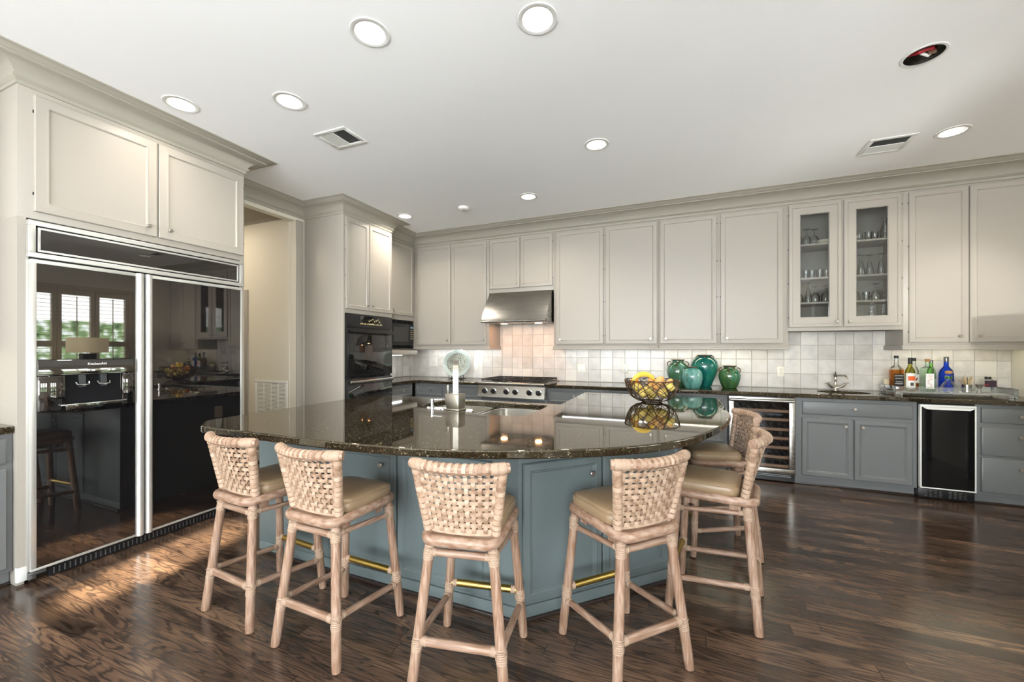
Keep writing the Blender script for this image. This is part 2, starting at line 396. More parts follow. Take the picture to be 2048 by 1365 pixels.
def obj(name, bm, mat, parent=None, loc=None, rotz=None, smooth=True, kind=None, label=None):
    bmesh.ops.recalc_face_normals(bm, faces=bm.faces[:])
    me = bpy.data.meshes.new(name); bm.to_mesh(me); bm.free()
    for m in (mat if isinstance(mat, (list, tuple)) else [mat]): me.materials.append(MATS[m])
    if smooth:
        me.polygons.foreach_set('use_smooth', [True] * len(me.polygons))
        me.set_sharp_from_angle(angle=R(38))
    o = bpy.data.objects.new(name, me); COL.objects.link(o)
    if parent: o.parent = parent
    if loc: o.location = loc
    if rotz is not None: o.rotation_euler[2] = rotz
    if kind: o['kind'] = kind
    if label: o['label'] = label
    return o
def NB(): return bmesh.new()
def thing(name, label, cat, loc=(0, 0, 0), deg=0, group=None):
    o = bpy.data.objects.new(name, None); COL.objects.link(o); o.empty_display_size = .05
    o.location = loc; o.rotation_euler = (0, 0, R(deg)); o['label'] = label; o['category'] = cat
    if group: o['group'] = group
    return o
def tag(o, label, cat, group=None):
    o['label'] = label; o['category'] = cat
    if group: o['group'] = group
    return o
def dup(root, loc, deg, label, group=None):
    r = root.copy(); COL.objects.link(r); r.location = loc; r.rotation_euler = (0, 0, R(deg)); r['label'] = label
    if group: r['group'] = group
    for ch in list(root.children):
        c = ch.copy(); COL.objects.link(c); c.parent = r
        for g in ch.children:
            d = g.copy(); COL.objects.link(d); d.parent = c
    return r
def bx(name, mat, parent, x0, y0, z0, x1, y1, z1, bev=.0, **kw):
    bm = NB(); box(bm, x0, y0, z0, x1, y1, z1, bev); return obj(name, bm, mat, parent, **kw)
def text(name, s, size, mat, parent, loc, rot, align='CENTER', sx=1.0):
    cu = bpy.data.curves.new(name, 'FONT'); cu.body = s; cu.size = size; cu.align_x = align; cu.align_y = 'CENTER'; cu.extrude = .0003
    t = bpy.data.objects.new(name, cu); COL.objects.link(t)
    me = bpy.data.meshes.new_from_object(t.evaluated_get(bpy.context.evaluated_depsgraph_get()))
    bpy.data.objects.remove(t); bpy.data.curves.remove(cu)
    me.materials.clear(); me.materials.append(MATS[mat])
    o = bpy.data.objects.new(name, me); COL.objects.link(o); o.parent = parent; o.location = loc; o.rotation_euler = rot; o.scale = (sx, 1, 1)
    return o

# door / drawer fronts in local cabinet space: x to the right, -y out of the cabinet, z up
def door_mesh(x0, z0, x1, z1, y0=0., t=.021, fw=.048, kind='panel'):
    bm = NB()
    if kind == 'panel':
        prof = [(0, 0), (0, t - .004), (.004, t), (fw - .012, t), (fw - .009, t + .002), (fw - .004, t + .001), (fw, t - .006), (fw + .003, t - .009)]
    elif kind == 'slab':
        prof = [(0, 0), (0, t - .008), (.003, t - .004), (.012, t)]
    elif kind == 'raised':
        prof = [(0, 0), (0, t - .006), (.005, t), (fw - .014, t), (fw - .008, t - .005), (fw - .004, t - .005), (fw + .002, t - .011), (fw + .008, t - .011)]
    else:
        prof = [(0, 0), (0, t - .004), (.004, t), (.026, t), (.030, t + .002), (.036, t - .006), (fw - .008, t - .006), (fw, t - .013), (fw, 0)]
    rings = [[Vector((x0 + i, y0 - d, z0 + i)), Vector((x1 - i, y0 - d, z0 + i)), Vector((x1 - i, y0 - d, z1 - i)), Vector((x0 + i, y0 - d, z1 - i))] for i, d in prof]
    if kind == 'glass': ringloft(bm, rings + [], True, False, False, True)
    else: ringloft(bm, rings, True, True, True)
    return bm
KNOB = None
def knob(parent, x, z, y=-.021, mat='nickel', s=1.0):
    bm = NB()
    lathe(bm, [(.006 * s, 0), (.0055 * s, .010 * s), (.0065 * s, .014 * s), (.0135 * s, .017 * s), (.0142 * s, .020 * s), (.0142 * s, .026 * s), (.012 * s, .028 * s)], (x, y, z), 16, '-y')
    return obj('knob', bm, mat, parent)
def hinge(parent, x, z, y=-.012):
    bm = NB(); tube(bm, [(x, y, z - .007), (x, y, z + .007)], .0026, 8); lathe(bm, [(.0015, 0), (.0034, .0015), (.0015, .003)], (x, y, z + .007), 8)
    return obj('hinge', bm, 'black_iron', parent)
def door(parent, x0, z0, x1, z1, knob_at=None, hinges=None, mat='upper_paint', kind='panel', fw=.048, y0=0., kmat='nickel', t=.021, name='door'):
    d = obj(name, door_mesh(x0, z0, x1, z1, y0, t, fw, kind), mat, parent)
    if knob_at:
        for kp in (knob_at if isinstance(knob_at, list) else [knob_at]): knob(d, kp[0], kp[1], y0 - t, kmat)
    if hinges:
        hx = x0 - .004 if hinges == 'l' else x1 + .004
        zs = (z0 + .1, z1 - .1) if z1 - z0 < 1. else (z0 + .1, z0 + (z1 - z0) * .36, z0 + (z1 - z0) * .64, z1 - .1)
        for hz in zs: hinge(d, hx, hz)
    return d

H = 3.02          # ceiling height
XW = 6.60         # right wall
XL = -.40         # left wall plane
YB = 0.0          # back wall plane
YFRONT = -8.9
ZC = .915         # counter height

# ------------------------------------------------------------------ room shell
LIGHTS = [(2.166, -3.737), (3.007, -3.482), (.543, -3.742), (1.253, -3.483), (3.044, -2.116), (5.595, -1.268), (2.147, -1.279), (.499, -1.266)]
VENTS = [(1.048, -3.114, 1.356, -2.866), (5.072, -1.352, 5.37, -1.056)]
HOLE = (4.945, -2.407)
bm = NB(); box(bm, -2.7, YFRONT - .1, -.1, XW + .2, .1, 0); obj('floor', bm, 'oak_floor', kind='structure', smooth=False)
bm = NB()
slab(bm, [(-2.7, YFRONT - .1), (XW + .2, YFRONT - .1), (XW + .2, .1), (-2.7, .1)],
     [circ(x, y, .079, 40) for x, y in LIGHTS] + [circ(HOLE[0], HOLE[1], .088, 32)] +
     [[(v[0] + .03, v[1] + .03), (v[2] - .03, v[1] + .03), (v[2] - .03, v[3] - .03), (v[0] + .03, v[3] - .03)] for v in VENTS], H, H + .06)
obj('ceiling', bm, 'ceiling_paint', kind='structure', smooth=False)
bm = NB(); box(bm, -.5, 0, 0, XW + .2, .1, H); wall_back = obj('wall_back', bm, 'wall_paint', kind='structure')
def wall_right():
    bm = NB()
    # openings along Y in the right wall (y0, y1, z0, z1)
    op = [(-8.3, -5.6, .3, 2.75), (-4.62, -3.20, .86, 2.40), (-2.52, -1.05, .86, 2.40)]
    ys = YFRONT
    for y0, y1, z0, z1 in op:
        box(bm, XW, ys, 0, XW + .15, y0, H); box(bm, XW, y0, 0, XW + .15, y1, z0); box(bm, XW, y0, z1, XW + .15, y1, H); ys = y1
    box(bm, XW, ys, 0, XW + .15, .1, H)
    obj('wall_right', bm, 'wall_paint', kind='structure')
    return op
WOP = wall_right()
bm = NB()
box(bm, XL - .1, YFRONT, 0, XL, -3.05, H); box(bm, XL - .1, -3.05, 2.83, XL, -2.08, H); box(bm, XL - .1, -2.08, 0, XL, 0, H)
obj('wall_left', bm, 'wall_paint', kind='structure')
bm = NB(); box(bm, -2.7, -2.09, 0, XL - .1, -1.99, H); obj('wall_hall', bm, 'wall_paint', kind='structure')
bm = NB(); box(bm, -2.7, -3.6, 0, -2.6, -2.09, H); box(bm, -2.6, -3.6, 0, XL - .1, -3.5, H); obj('wall_hall_far', bm, 'wall_paint', kind='structure')
bm = NB()
box(bm, -.5, YFRONT - .1, 0, .35, YFRONT, H); box(bm, 5.85, YFRONT - .1, 0, XW + .2, YFRONT, H)
box(bm, .35, YFRONT - .1, 0, 5.85, YFRONT, .6); box(bm, .35, YFRONT - .1, 2.7, 5.85, YFRONT, H)
obj('wall_front', bm, 'wall_paint', kind='structure')
# door casing inside the hall, baseboard, jamb casing
bm = NB(); box(bm, -1.30, -2.105, 0, -1.20, -2.09, 2.08, .004); obj('trim_1', bm, 'upper_paint', kind='structure')
bm = NB(); box(bm, -1.20, -2.106, 0, XL - .1, -2.09, .13, .004); obj('baseboard_hall', bm, 'white_metal', kind='structure')
bm = NB(); box(bm, XL, -2.085, 0, XL + .018, -1.995, 2.84, .004); obj('trim_2', bm, 'upper_paint', kind='structure')
bm = NB(); box(bm, -1.20, -2.125, 0, XL - .1, -2.106, .02, .004); obj('trim_3', bm, 'shoe_mould', kind='structure')

# crown moulding: one mitred sweep cut into runs
CP = [(0, .152), (.05, .150), (.06, .140), (.045, .128), (.10, .122), (.16, .112), (.16, .104), (.10, .100), (.12, .092), (.17, .078), (.25, .063), (.36, .050), (.50, .041), (.62, .038), (.66, .036), (.66, .030), (.72, .027), (.80, .020), (.86, .011), (.93, .008), (1.0, .006), (1.0, 0)]
def crown(path, proj, runs, first):
    n = len(path); P = [Vector(p) for p in path]; seg = [(P[i + 1] - P[i]).normalized() for i in range(n - 1)]
    nor = [Vector((s.y, -s.x)) for s in seg]
    rings = []
    for i in range(n):
        ring = []
        for o, d in CP:
            if i == 0: q = P[0] + nor[0] * o * proj[0]
            elif i == n - 1: q = P[-1] + nor[-1] * o * proj[-1]
            else:
                a = P[i] + nor[i - 1] * o * proj[i - 1]; b = P[i] + nor[i] * o * proj[i]
                s1, s2 = seg[i - 1], seg[i]; den = s1.x * s2.y - s1.y * s2.x
                t = ((b - a).x * s2.y - (b - a).y * s2.x) / den; q = a + s1 * t
            ring.append(Vector((q.x, q.y, H - d)))
        rings.append(ring + [Vector((P[i].x, P[i].y, H))])
    for k, (a, b) in enumerate(runs):
        bm = NB(); ringloft(bm, rings[a:b + 1], True, True, True)
        obj('trim_%d' % (first + k), bm, 'crown_paint', kind='structure')
FX, FY0, FY1 = .19, -4.37, -3.075      # fridge cabinet face and ends
OX, OY0, OY1 = .20, -1.97, -1.155      # oven cabinet face and ends
MX = -.005                             # microwave cabinet face
UF = -.386                             # back upper face frame
crown([(XL, FY0), (FX, FY0), (FX, FY1), (XL, FY1), (XL, OY0), (OX, OY0), (OX, OY1), (MX, OY1), (MX, UF), (XW, UF)],
      [.15, .155, .2, .17, .16, .15, .2, .2, .22], [(0, 3), (3, 4), (4, 7), (7, 8), (8, 9)], 4)
crown([(-2.6, -2.09), (XL - .1, -2.09)], [.16], [(0, 1)], 10)

# windows with plantation shutters on the right wall (seen mirrored in the refrigerator and the cabinet glass)
def shutter_window(idx, y0, y1, z0, z1, panels):
    bm = NB(); x0, x1 = XW - .015, XW + .05
    e = .07
    box(bm, XW - .03, y0 - e, z0 - e, XW, y1 + e, z0); box(bm, XW - .03, y0 - e, z1, XW, y1 + e, z1 + e)
    box(bm, XW - .03, y0 - e, z0, XW, y0, z1); box(bm, XW - .03, y1, z0, XW, y1 + e, z1)
    w = obj('window_%d' % idx, bm, 'shutter_paint', kind='structure')
    bm = NB(); box(bm, XW + .11, y0, z0, XW + .116, y1, z1); obj('pane', bm, 'pane_glass', w)
    pw = (y1 - y0) / panels; zm = z0 + (z1 - z0) * .38
    for i in range(panels):
        a, b = y0 + i * pw + .004, y0 + (i + 1) * pw - .004; bm = NB(); s = .055
        box(bm, x0, a, z0, x1, a + s, z1); box(bm, x0, b - s, z0, x1, b, z1)
        for zz in (z0, z1 - .1, zm - .05): box(bm, x0, a + s, zz, x1, b - s, zz + .1)
        for lo, hi in ((z0 + .1, zm - .05), (zm + .05, z1 - .1)):
            k = max(1, int((hi - lo) / .062)); st = (hi - lo) / k
            for j in range(k):
                zc = lo + (j + .5) * st; dx, dz = .028, .001
                ringloft(bm, [[Vector((XW + .018 + sx * dx + tz * .25, yy, zc + sx * dz + tz)) for sx, tz in ((-1, -.003), (1, -.003), (1, .003), (-1, .003))] for yy in (a + s, b - s)])
        box(bm, x0 - .008, (a + b) / 2 - .006, z0 + .12, x0 + .004, (a + b) / 2 + .006, z1 - .12)
        obj('shutter_panel', bm, 'shutter_paint', w, smooth=False)
shutter_window(1, *WOP[2], 3)
shutter_window(2, *WOP[1], 3)
bm = NB(); a, b, c, d = WOP[0]
for yy in (a, (a + b) / 2 - .03, b - .06): box(bm, XW - .02, yy, c, XW + .04, yy + .06, d)
for zz in (c, d - .06, 1.6): box(bm, XW - .02, a, zz, XW + .04, b, zz + .06)
w4 = obj('window_4', bm, 'shutter_paint', kind='structure')
bm = NB(); box(bm, XW + .01, a, c, XW + .016, b, d); obj('pane', bm, 'pane_glass', w4)
bm = NB()
for z in (.6, 2.64): box(bm, .35, YFRONT - .06, z, 5.85, YFRONT - .0, z + .06)
for k in range(6): box(bm, .35 + k * 1.088, YFRONT - .06, .6, .41 + k * 1.088, YFRONT, 2.7)
w3 = obj('window_3', bm, 'shutter_paint', kind='structure')  # unseen front windows, added to let fill light in
bm = NB(); box(bm, .35, YFRONT - .04, .6, 5.85, YFRONT - .034, 2.7); obj('pane', bm, 'pane_glass', w3)
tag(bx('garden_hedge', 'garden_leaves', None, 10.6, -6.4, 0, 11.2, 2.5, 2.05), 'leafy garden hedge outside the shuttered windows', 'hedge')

# ------------------------------------------------------------------ tiled backsplash
def backsplash():
    bm = NB(); P = .1585; X0 = 1.271 - P * 11; Z0 = .918
    rnd = random.Random(3)
    def tile(fn, a, b, z0, z1):
        g = .0015
        if b - a < .02 or z1 - z0 < .02: return
        a += g; b -= g; z0 += g; z1 -= g
        d = [.008 + rnd.uniform(-.0022, .0022) for _ in range(4)]; e = .003
        rings = [[fn(a, 0, z0), fn(b, 0, z0), fn(b, 0, z1), fn(a, 0, z1)],
                 [fn(a, d[0] - .002, z0), fn(b, d[1] - .002, z0), fn(b, d[2] - .002, z1), fn(a, d[3] - .002, z1)],
                 [fn(a + e, d[0], z0 + e), fn(b - e, d[1], z0 + e), fn(b - e, d[2], z1 - e), fn(a + e, d[3], z1 - e)]]
        ringloft(bm, rings, True, False, True)
    back = lambda a, d, z: Vector((a, YB - .004 - d, z))
    left = lambda a, d, z: Vector((XL + .004 + d, a, z))
    for i in range(48):
        a, b = X0 + i * P, X0 + (i + 1) * P
        a = max(a, XL + .012); b = min(b, XW)
        if b <= a: continue
        for j in range(5):
            z0, z1 = Z0 + j * .16, Z0 + (j + 1) * .16
            mid = (a + b) / 2
            top = 1.70 if 1.1 < mid < 2.3 else 1.56 if 4.55 < mid < 5.75 else 1.40
            if z0 >= top: continue
            tile(back, a, b, z0, z1)
    for i in range(10):
        a, b = -.004 - (i + 1) * P, -.004 - i * P
        for j in range(3):
            tile(left, max(a, OY1), b, Z0 + j * .16, Z0 + (j + 1) * .16)
    o = obj('tile_backsplash', bm, 'zellige_tile', wall_back, smooth=False)
    bm = NB(); box(bm, XL, YB - .004, ZC, XW, YB - .0005, 1.75); box(bm, XL + .0005, OY1, ZC, XL + .004, YB - .004, 1.5)
    obj('grout_bed', bm, 'grout', wall_back, smooth=False)
backsplash()
# ------------------------------------------------------------------ upper cabinets on the back wall
UZ0, UZ1 = 1.39, 2.872
def upper(label, x0, x1, doors, z0=UZ0, deg=0, loc=None, depth=.372, rail=True, rl=0, rr=0, name='wall_cabinet'):
    t = thing(name, label, 'cabinet', loc or (x0, UF, 0), deg)
    w = x1 - x0
    bx('carcass', 'upper_paint', t, .0005, 0, z0, w - .0005, depth, UZ1, .001)
    for d in doors:
        door(t, d[0] - x0, d[2], d[1] - x0, d[3], knob_at=d[4] and (d[4][0] - x0, d[4][1]), hinges=d[5])
    if rail:
        bm = NB(); a, b = (-.012 if rl else .0005), (w + .012 if rr else w - .0005)
        box(bm, a, -.016, 1.346, b, .004, 1.374, .005); box(bm, a + .004, -.010, 1.374, b - .004, .006, z0 - .0005, .002)
        if rl: box(bm, a, .004, 1.346, a + .018, depth, z0 - .001)
        if rr: box(bm, b - .018, .004, 1.346, b, depth, z0 - .001)
        obj('light_rail', bm, 'upper_paint', t)
    return t
def strip(label, x0, x1, mat, y=-.20, z=1.389):
    t = thing('under_cabinet_light', label, 'light', ((x0 + x1) / 2, y, z)); w = (x1 - x0) / 2
    bx('fixture', 'white_plastic', t, -w, -.022, -.012, w, .022, 0)
    bx('lens', mat, t, -w + .01, -.017, -.0165, w - .01, .017, -.0122)
DT, DB = 2.848, 1.417
upper('cream wall cabinet in the back left corner with two tall doors beside the range hood', MX, 1.240,
      [(.062, .632, DB, DT, (.59, 1.475), 'l'), (.650, 1.204, DB, DT, (1.165, 1.475), 'r')], rr=1)
upper('short cream wall cabinet with two small doors directly above the steel range hood', 1.241, 2.167,
      [(1.256, 1.700, 2.176, DT, (1.655, 2.235), 'l'), (1.712, 2.152, 2.176, DT, (1.76, 2.235), 'r')], z0=2.122, rail=False)
upper('cream wall cabinet with two tall doors immediately right of the range hood', 2.168, 3.442,
      [(2.204, 2.801, DB, DT, (2.262, 1.475), 'r'), (2.832, 3.425, DB, DT, (3.355, 1.475), 'l')], rl=1)
upper('cream wall cabinet with two tall doors above the green jars', 3.443, 4.719,
      [(3.459, 4.048, DB, DT, (3.52, 1.475), 'r'), (4.088, 4.672, DB, DT, (4.148, 1.475), 'l')], rr=1)
upper('cream wall cabinet with two tall solid doors above the liquor bottles at far right', 5.652, XW - .001,
      [(5.690, 6.108, DB, DT, (6.045, 1.475), 'l'), (6.117, 6.545, DB, DT, (6.18, 1.475), 'r')], rl=1)
# glass-door cabinet
def glass_cab():
    x0, x1, z0 = 4.7195, 5.6515, 1.542
    t = thing('glass_door_cabinet', 'cream wall cabinet with two glass doors above the bar sink', 'cabinet', (x0, UF, 0)); w = x1 - x0
    bm = NB(); d = .372
    box(bm, 0, .018, z0, .018, d, UZ1); box(bm, w - .018, .018, z0, w, d, UZ1); box(bm, .018, d - .012, z0, w - .018, d, UZ1)
    box(bm, .018, .018, z0, w - .018, d, z0 + .02); box(bm, .018, .018, UZ1 - .02, w - .018, d, UZ1)
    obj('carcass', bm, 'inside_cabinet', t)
    bm = NB()
    box(bm, 0, 0, z0, .036, .0178, UZ1); box(bm, w - .036, 0, z0, w, .0178, UZ1); box(bm, .036, 0, z0, w - .036, .0178, 1.60); box(bm, .036, 0, 2.82, w - .036, .0178, UZ1)
    box(bm, w / 2 - .03, 0, 1.6, w / 2 + .03, .0178, 2.82)
    obj('face_frame', bm, 'upper_paint', t)
    for sz in (1.842, 2.098, 2.448):
        bx('shelf', 'upper_paint', t, .019, .03, sz - .02, w - .019, d - .014, sz, .003)
    for a, b, kx, hs in ((.004, .452, .408, 'l'), (.468, .917, .512, 'r')):
        dr = door(t, a, 1.58, b, DT, knob_at=(kx, 1.632), hinges=hs, kind='glass', fw=.105)
        bx('pane', 'pane_glass', dr, a + .103, -.010, 1.683, b - .103, -.006, DT - .103)
    return t
glass_cab()
strip('cool white strip light under the corner wall cabinet', .10, 1.20, 'strip_cool')
strip('white strip light under the wall cabinet right of the hood', 2.22, 3.40, 'strip_white')
strip('warm white strip light under the wall cabinet above the green jars', 3.48, 4.66, 'strip_warm')
strip('warm strip light under the wall cabinet above the liquor bottles', 5.72, 6.55, 'strip_warm')

# microwave column on the left wall, between oven cabinet and corner (faces +X)
MY0, MY1 = OY1 + .001, UF - .0005
t = thing('microwave_cabinet', 'narrow cream wall cabinet with one door above the built-in microwave', 'cabinet', (MX, MY0, 0), 90)
mw_w = MY1 - MY0; dpt = MX - XL - .013
bm = NB(); box(bm, 0, 0, 1.772, mw_w, dpt, UZ1); box(bm, 0, 0, 1.352, .205, dpt, 1.772); box(bm, mw_w - .035, 0, 1.352, mw_w, dpt, 1.772); box(bm, .205, dpt - .02, 1.352, mw_w - .035, dpt, 1.772)
box(bm, .205, .02, 1.338, mw_w - .035, dpt - .02, 1.352)
obj('carcass', bm, 'upper_paint', t)
door(t, .03, 1.838, mw_w - .045, DT, knob_at=(.262, 1.895), hinges='r')
bx('bottom_shelf', 'upper_paint', t, 0, -.06, 1.268, mw_w, dpt, 1.3375, .012)
def microwave():
    t = thing('microwave_oven', 'black built-in microwave beside the wall oven', 'microwave', (MX, MY0, 0), 90)
    a, b, z0, z1 = .206, mw_w - .037, 1.354, 1.770
    bx('trim_frame', 'black_enamel', t, a, -.012, z0, b, .30, z1, .003)
    for zz in (z0 + .012, z1 - .052):
        bm = NB()
        for k in range(4):
            s = (b - a - .04) / 4; box(bm, a + .02 + k * s + .006, -.0145, zz, a + .02 + (k + 1) * s - .006, -.0122, zz + .04, .0)
        obj('vent_slots', bm, 'dark_slot', t)
    d = bx('door', 'black_enamel', t, a + .02, -.03, z0 + .07, b - .11, -.0122, z1 - .07, .004)
    bx('window', 'oven_glass', d, a + .045, -.0325, z0 + .105, b - .15, -.0302, z1 - .105)
    p = bx('control_panel', 'black_enamel', t, b - .108, -.03, z0 + .07, b - .02, -.0122, z1 - .07, .004)
    bx('display', 'display_blue', p, b - .095, -.0315, z1 - .115, b - .035, -.0302, z1 - .09)
    bm = NB()
    for i in range(5):
        for j in range(3): box(bm, b - .096 + j * .022, -.0315, z1 - .15 - i * .03, b - .083 + j * .022, -.0302, z1 - .142 - i * .03)
    obj('buttons', bm, 'legend_cream', p)
microwave()
strip_l = thing('under_cabinet_light', 'white strip light below the microwave shelf', 'light', (-.2, -.62, 1.266), 90)
bx('lens', 'strip_cool', strip_l, -.18, -.012, -.006, .18, .012, 0)

# ------------------------------------------------------------------ tall oven cabinet and double oven
OW = OY1 - OY0
t = thing('oven_cabinet', 'tall cream cabinet housing the black double wall oven', 'cabinet', (OX, OY0, 0), 90)
dp = OX - XL - .001
bm = NB()
box(bm, 0, 0, 0, .022, dp, UZ1, .001); box(bm, OW - .022, 0, 0, OW, dp, UZ1, .001); box(bm, .022, 0, 1.765, OW - .022, dp, UZ1); box(bm, .022, 0, .09, OW - .022, dp, .33); box(bm, .022, .05, 0, OW - .022, dp, .09)
obj('carcass', bm, 'upper_paint', t)
door(t, .024, 1.812, .388, DT - .005, knob_at=(.345, 1.872), hinges='l'); door(t, .396, 1.812, OW - .018, DT - .005, knob_at=(.44, 1.872), hinges='r')
door(t, .03, .12, OW - .03, .31, kind='slab', mat='upper_paint', name='drawer', knob_at=(OW / 2, .215))
def oven():
    t = thing('wall_oven', 'black glass double wall oven set in the tall cream cabinet', 'oven', (OX, OY0, 0), 90)
    a, b = .0235, OW - .0235
    bx('oven_body', 'black_enamel', t, a, .0, .34, b, .55, 1.762)
    p = bx('control_panel', 'black_enamel', t, a, -.03, 1.602, b, -.0005, 1.758, .004)
    bx('display', 'oven_glass', p, a + .20, -.032, 1.665, b - .20, -.0302, 1.74)
    bm = NB(); rn = random.Random(1)
    for i in range(16):
        x = a + .2 + i * .024; box(bm, x, -.0325, 1.645, x + .014, -.0302, 1.645 + rn.choice((.008, .014, .018)))
    for i in range(7):
        x = a + .34 + i * .03; box(bm, x, -.0335, 1.68 + .012 * (i % 3), x + .016, -.0322, 1.694 + .012 * (i % 3))
    obj('buttons', bm, 'legend_cream', p)
    for z0, z1 in ((1.040, 1.596), (.36, 1.012)):
        d = bx('oven_door', 'black_enamel', t, a, -.032, z0, b, -.0005, z1, .005)
        bx('window', 'oven_glass', d, a + .02, -.036, z0 + .03, b - .02, -.0322, z1 - .075, .001)
        bm = NB(); box(bm, a + .02, -.072, z1 - .055, b - .02, -.052, z1 - .018, .008)
        for xx in (a + .05, b - .07): box(bm, xx, -.055, z1 - .045, xx + .02, -.0322, z1 - .028)
        obj('handle', bm, 'black_enamel' if z0 > 1 else 'steel', d)
    bm = NB()
    for k in range(6): box(bm, a + .08 + k * .1, -.006, 1.018, a + .15 + k * .1, -.0005, 1.034)
    obj('vent_slots', bm, 'dark_slot', t)
oven()

# ------------------------------------------------------------------ refrigerator and its cabinet (face +X)
FW = FY1 - FY0
t = thing('refrigerator_cabinet', 'cream cabinet with two doors enclosing and topping the black refrigerator', 'cabinet', (FX, FY0, 0), 90)
dp = FX - XL - .001
bm = NB(); box(bm, 0, .0, 2.115, FW, dp, UZ1, .001); box(bm, 0, 0, .10, .035, dp, 2.115); box(bm, FW - .035, 0, .0, FW, dp, 2.115); box(bm, .002, .02, 0, .033, dp, .1)
obj('carcass', bm, 'upper_paint', t)
bx('plinth_block', 'white_metal', t, -.004, -.006, .022, .037, .019, .105, .003)
door(t, .062, 2.158, .657, DT - .012, knob_at=(.60, 2.222), hinges='l', fw=.062); door(t, .669, 2.158, FW - .017, DT - .012, knob_at=(.73, 2.222), hinges='r', fw=.062)
def fridge():
    Y0, Y1 = FY0 + .036, FY1 - .036; w = Y1 - Y0
    t = thing('refrigerator', 'large built-in refrigerator with two black glass doors and white metal trim', 'refrigerator', (FX, Y0, 0), 90)
    bx('cabinet_box', 'black_enamel', t, .002, .002, .02, w - .002, .55, 2.09)
    bm = NB()
    e = .013
    # grille surround standing proud of the cabinet face, with flanges
    box(bm, -.004, -.036, 1.887, w + .004, .0, 1.915, .002); box(bm, -.004, -.036, 2.072, w + .004, .0, 2.100, .002)
    box(bm, -.004, -.036, 1.915, .026, 0, 2.072, .002); box(bm, w - .026, -.036, 1.915, w + .004, 0, 2.072, .002)
    for xx in (-.004, w - .006): box(bm, xx, -.004, .06, xx + .010, 0.0, 1.887)
    obj('surround', bm, 'appliance_white_metal', t)
    bx('grille_recess', 'dark_slot', t, .026, -.012, 1.915, w - .026, -.002, 2.072)
    bm = NB(); a, b, c, d_ = .034, w - .034, 1.922, 2.064
    box(bm, a, -.034, c, b, -.0125, c + .012, .001); box(bm, a, -.034, d_ - .012, b, -.0125, d_, .001); box(bm, a, -.034, c + .012, a + .012, -.0125, d_ - .012, .001); box(bm, b - .012, -.034, c + .012, b, -.0125, d_ - .012, .001)
    g = obj('grille_panel', bm, 'appliance_white_metal', t)
    bx('grille_glass', 'black_glass', g, a + .012, -.030, c + .012, b - .012, -.013, d_ - .012)
    for nm, x0, x1, gx0, gx1, hand in (('door', .006, .535, .028, .490, 'r'), ('door', .541, w - .004, .588, w - .016, 'l')):
        bm = NB(); z0, z1 = .068, 1.876
        box(bm, x0, -.036, z0, x1, -.004, z0 + .014, .001); box(bm, x0, -.036, z1 - .022, x1, -.004, z1, .001)
        box(bm, x0, -.036, z0 + .014, gx0 - (.0 if hand == 'r' else .046), -.004, z1 - .022, .001) if hand == 'r' else None
        box(bm, gx1, -.036, z0 + .014, x1, -.004, z1 - .022, .001) if hand == 'l' else None
        d = obj(nm, bm, 'appliance_white_metal', t)
        gl0, gl1 = (gx0, x1 - .044) if hand == 'r' else (x0 + .044, gx1)
        bx('glass_panel', 'black_glass', d, gl0, -.030, z0 + .014, gl1, -.0045, z1 - .022)
        bm = NB(); hx = (x1 - .022) if hand == 'r' else (x0 + .022)
        ringloft(bm, [[Vector((hx + .021 * math.cos(q), -.034 - .020 * max(0, math.sin(q)) + (.03 if math.sin(q) < -.1 else 0), zz)) for q in [R(k * 18) for k in range(11)] + [R(200), R(340)]] for zz in (z0, z1)])
        obj('handle', bm, 'appliance_white_metal', d)
        if hand == 'r':
            # ice and water dispenser across the left door
            bm = NB(); A, B = gl0 + .001, gl1 - .02
            prof = [(-.0302, 1.292), (-.0495, 1.288), (-.052, 1.284), (-.0565, 1.208), (-.056, 1.20), (-.0302, 1.20)]
            ringloft(bm, [[Vector((xx, y, z)) for y, z in prof] for xx in (A, B)])
            dp_ = obj('dispenser_hood', bm, 'black_glass', d)
            text('lettering', 'KitchenAid', .020, 'label_white', dp_, ((A + B) / 2 + .035, -.0545, 1.262), (R(90 - 3.4), 0, 0))
            bm = NB()
            for k in (0, 1): box(bm, .235 + k * .10, -.0595, 1.213, .30 + k * .10, -.0535, 1.232, .003)
            obj('selector_buttons', bm, 'chrome', dp_)
            bm = NB(); box(bm, A, -.050, .985, A + .115, -.0302, 1.198, .01); box(bm, B - .06, -.050, .985, B, -.0302, 1.198, .01); box(bm, A + .115, -.050, .985, B - .06, -.0302, 1.02, .002)
            obj('dispenser_bezel', bm, 'black_glass', d)
            bm = NB(); box(bm, A + .116, -.0315, 1.02, B - .061, -.0302, 1.199); obj('dispenser_niche', bm, 'dark_slot', d)
            for xx in (A + .19, A + .29):
                bm = NB(); ringloft(bm, [[Vector((xx + sx * .02, yy, zz)) for sx in (-1, 1)] + [Vector((xx + sx * .016, yy - .008, zz)) for sx in (1, -1)] for yy, zz in ((-.034, 1.195), (-.04, 1.12))])
                lv = obj('dispenser_lever', bm, 'black_enamel', d)
                bm = NB(); tube(bm, [(xx - .03, -.045, 1.15), (xx - .026, -.058, 1.135), (xx, -.062, 1.132), (xx + .026, -.058, 1.135), (xx + .03, -.045, 1.15)], .004, 8)
                obj('lever_loop', bm, 'chrome', lv)
            bx('drip_tray', 'chrome', d, A + .09, -.062, 1.012, B - .04, -.0505, 1.020, .002)
    bm = NB(); box(bm, .08, -.02, .004, w - .01, -.003, .058)
    kp = obj('kick_plate', bm, 'black_enamel', t)
    bm = NB()
    for k in range(46): box(bm, .1 + k * .0235, -.0225, .014, .106 + k * .0235, -.0202, .05)
    obj('kick_slots', bm, 'chrome' if False else 'grey_cap', kp)
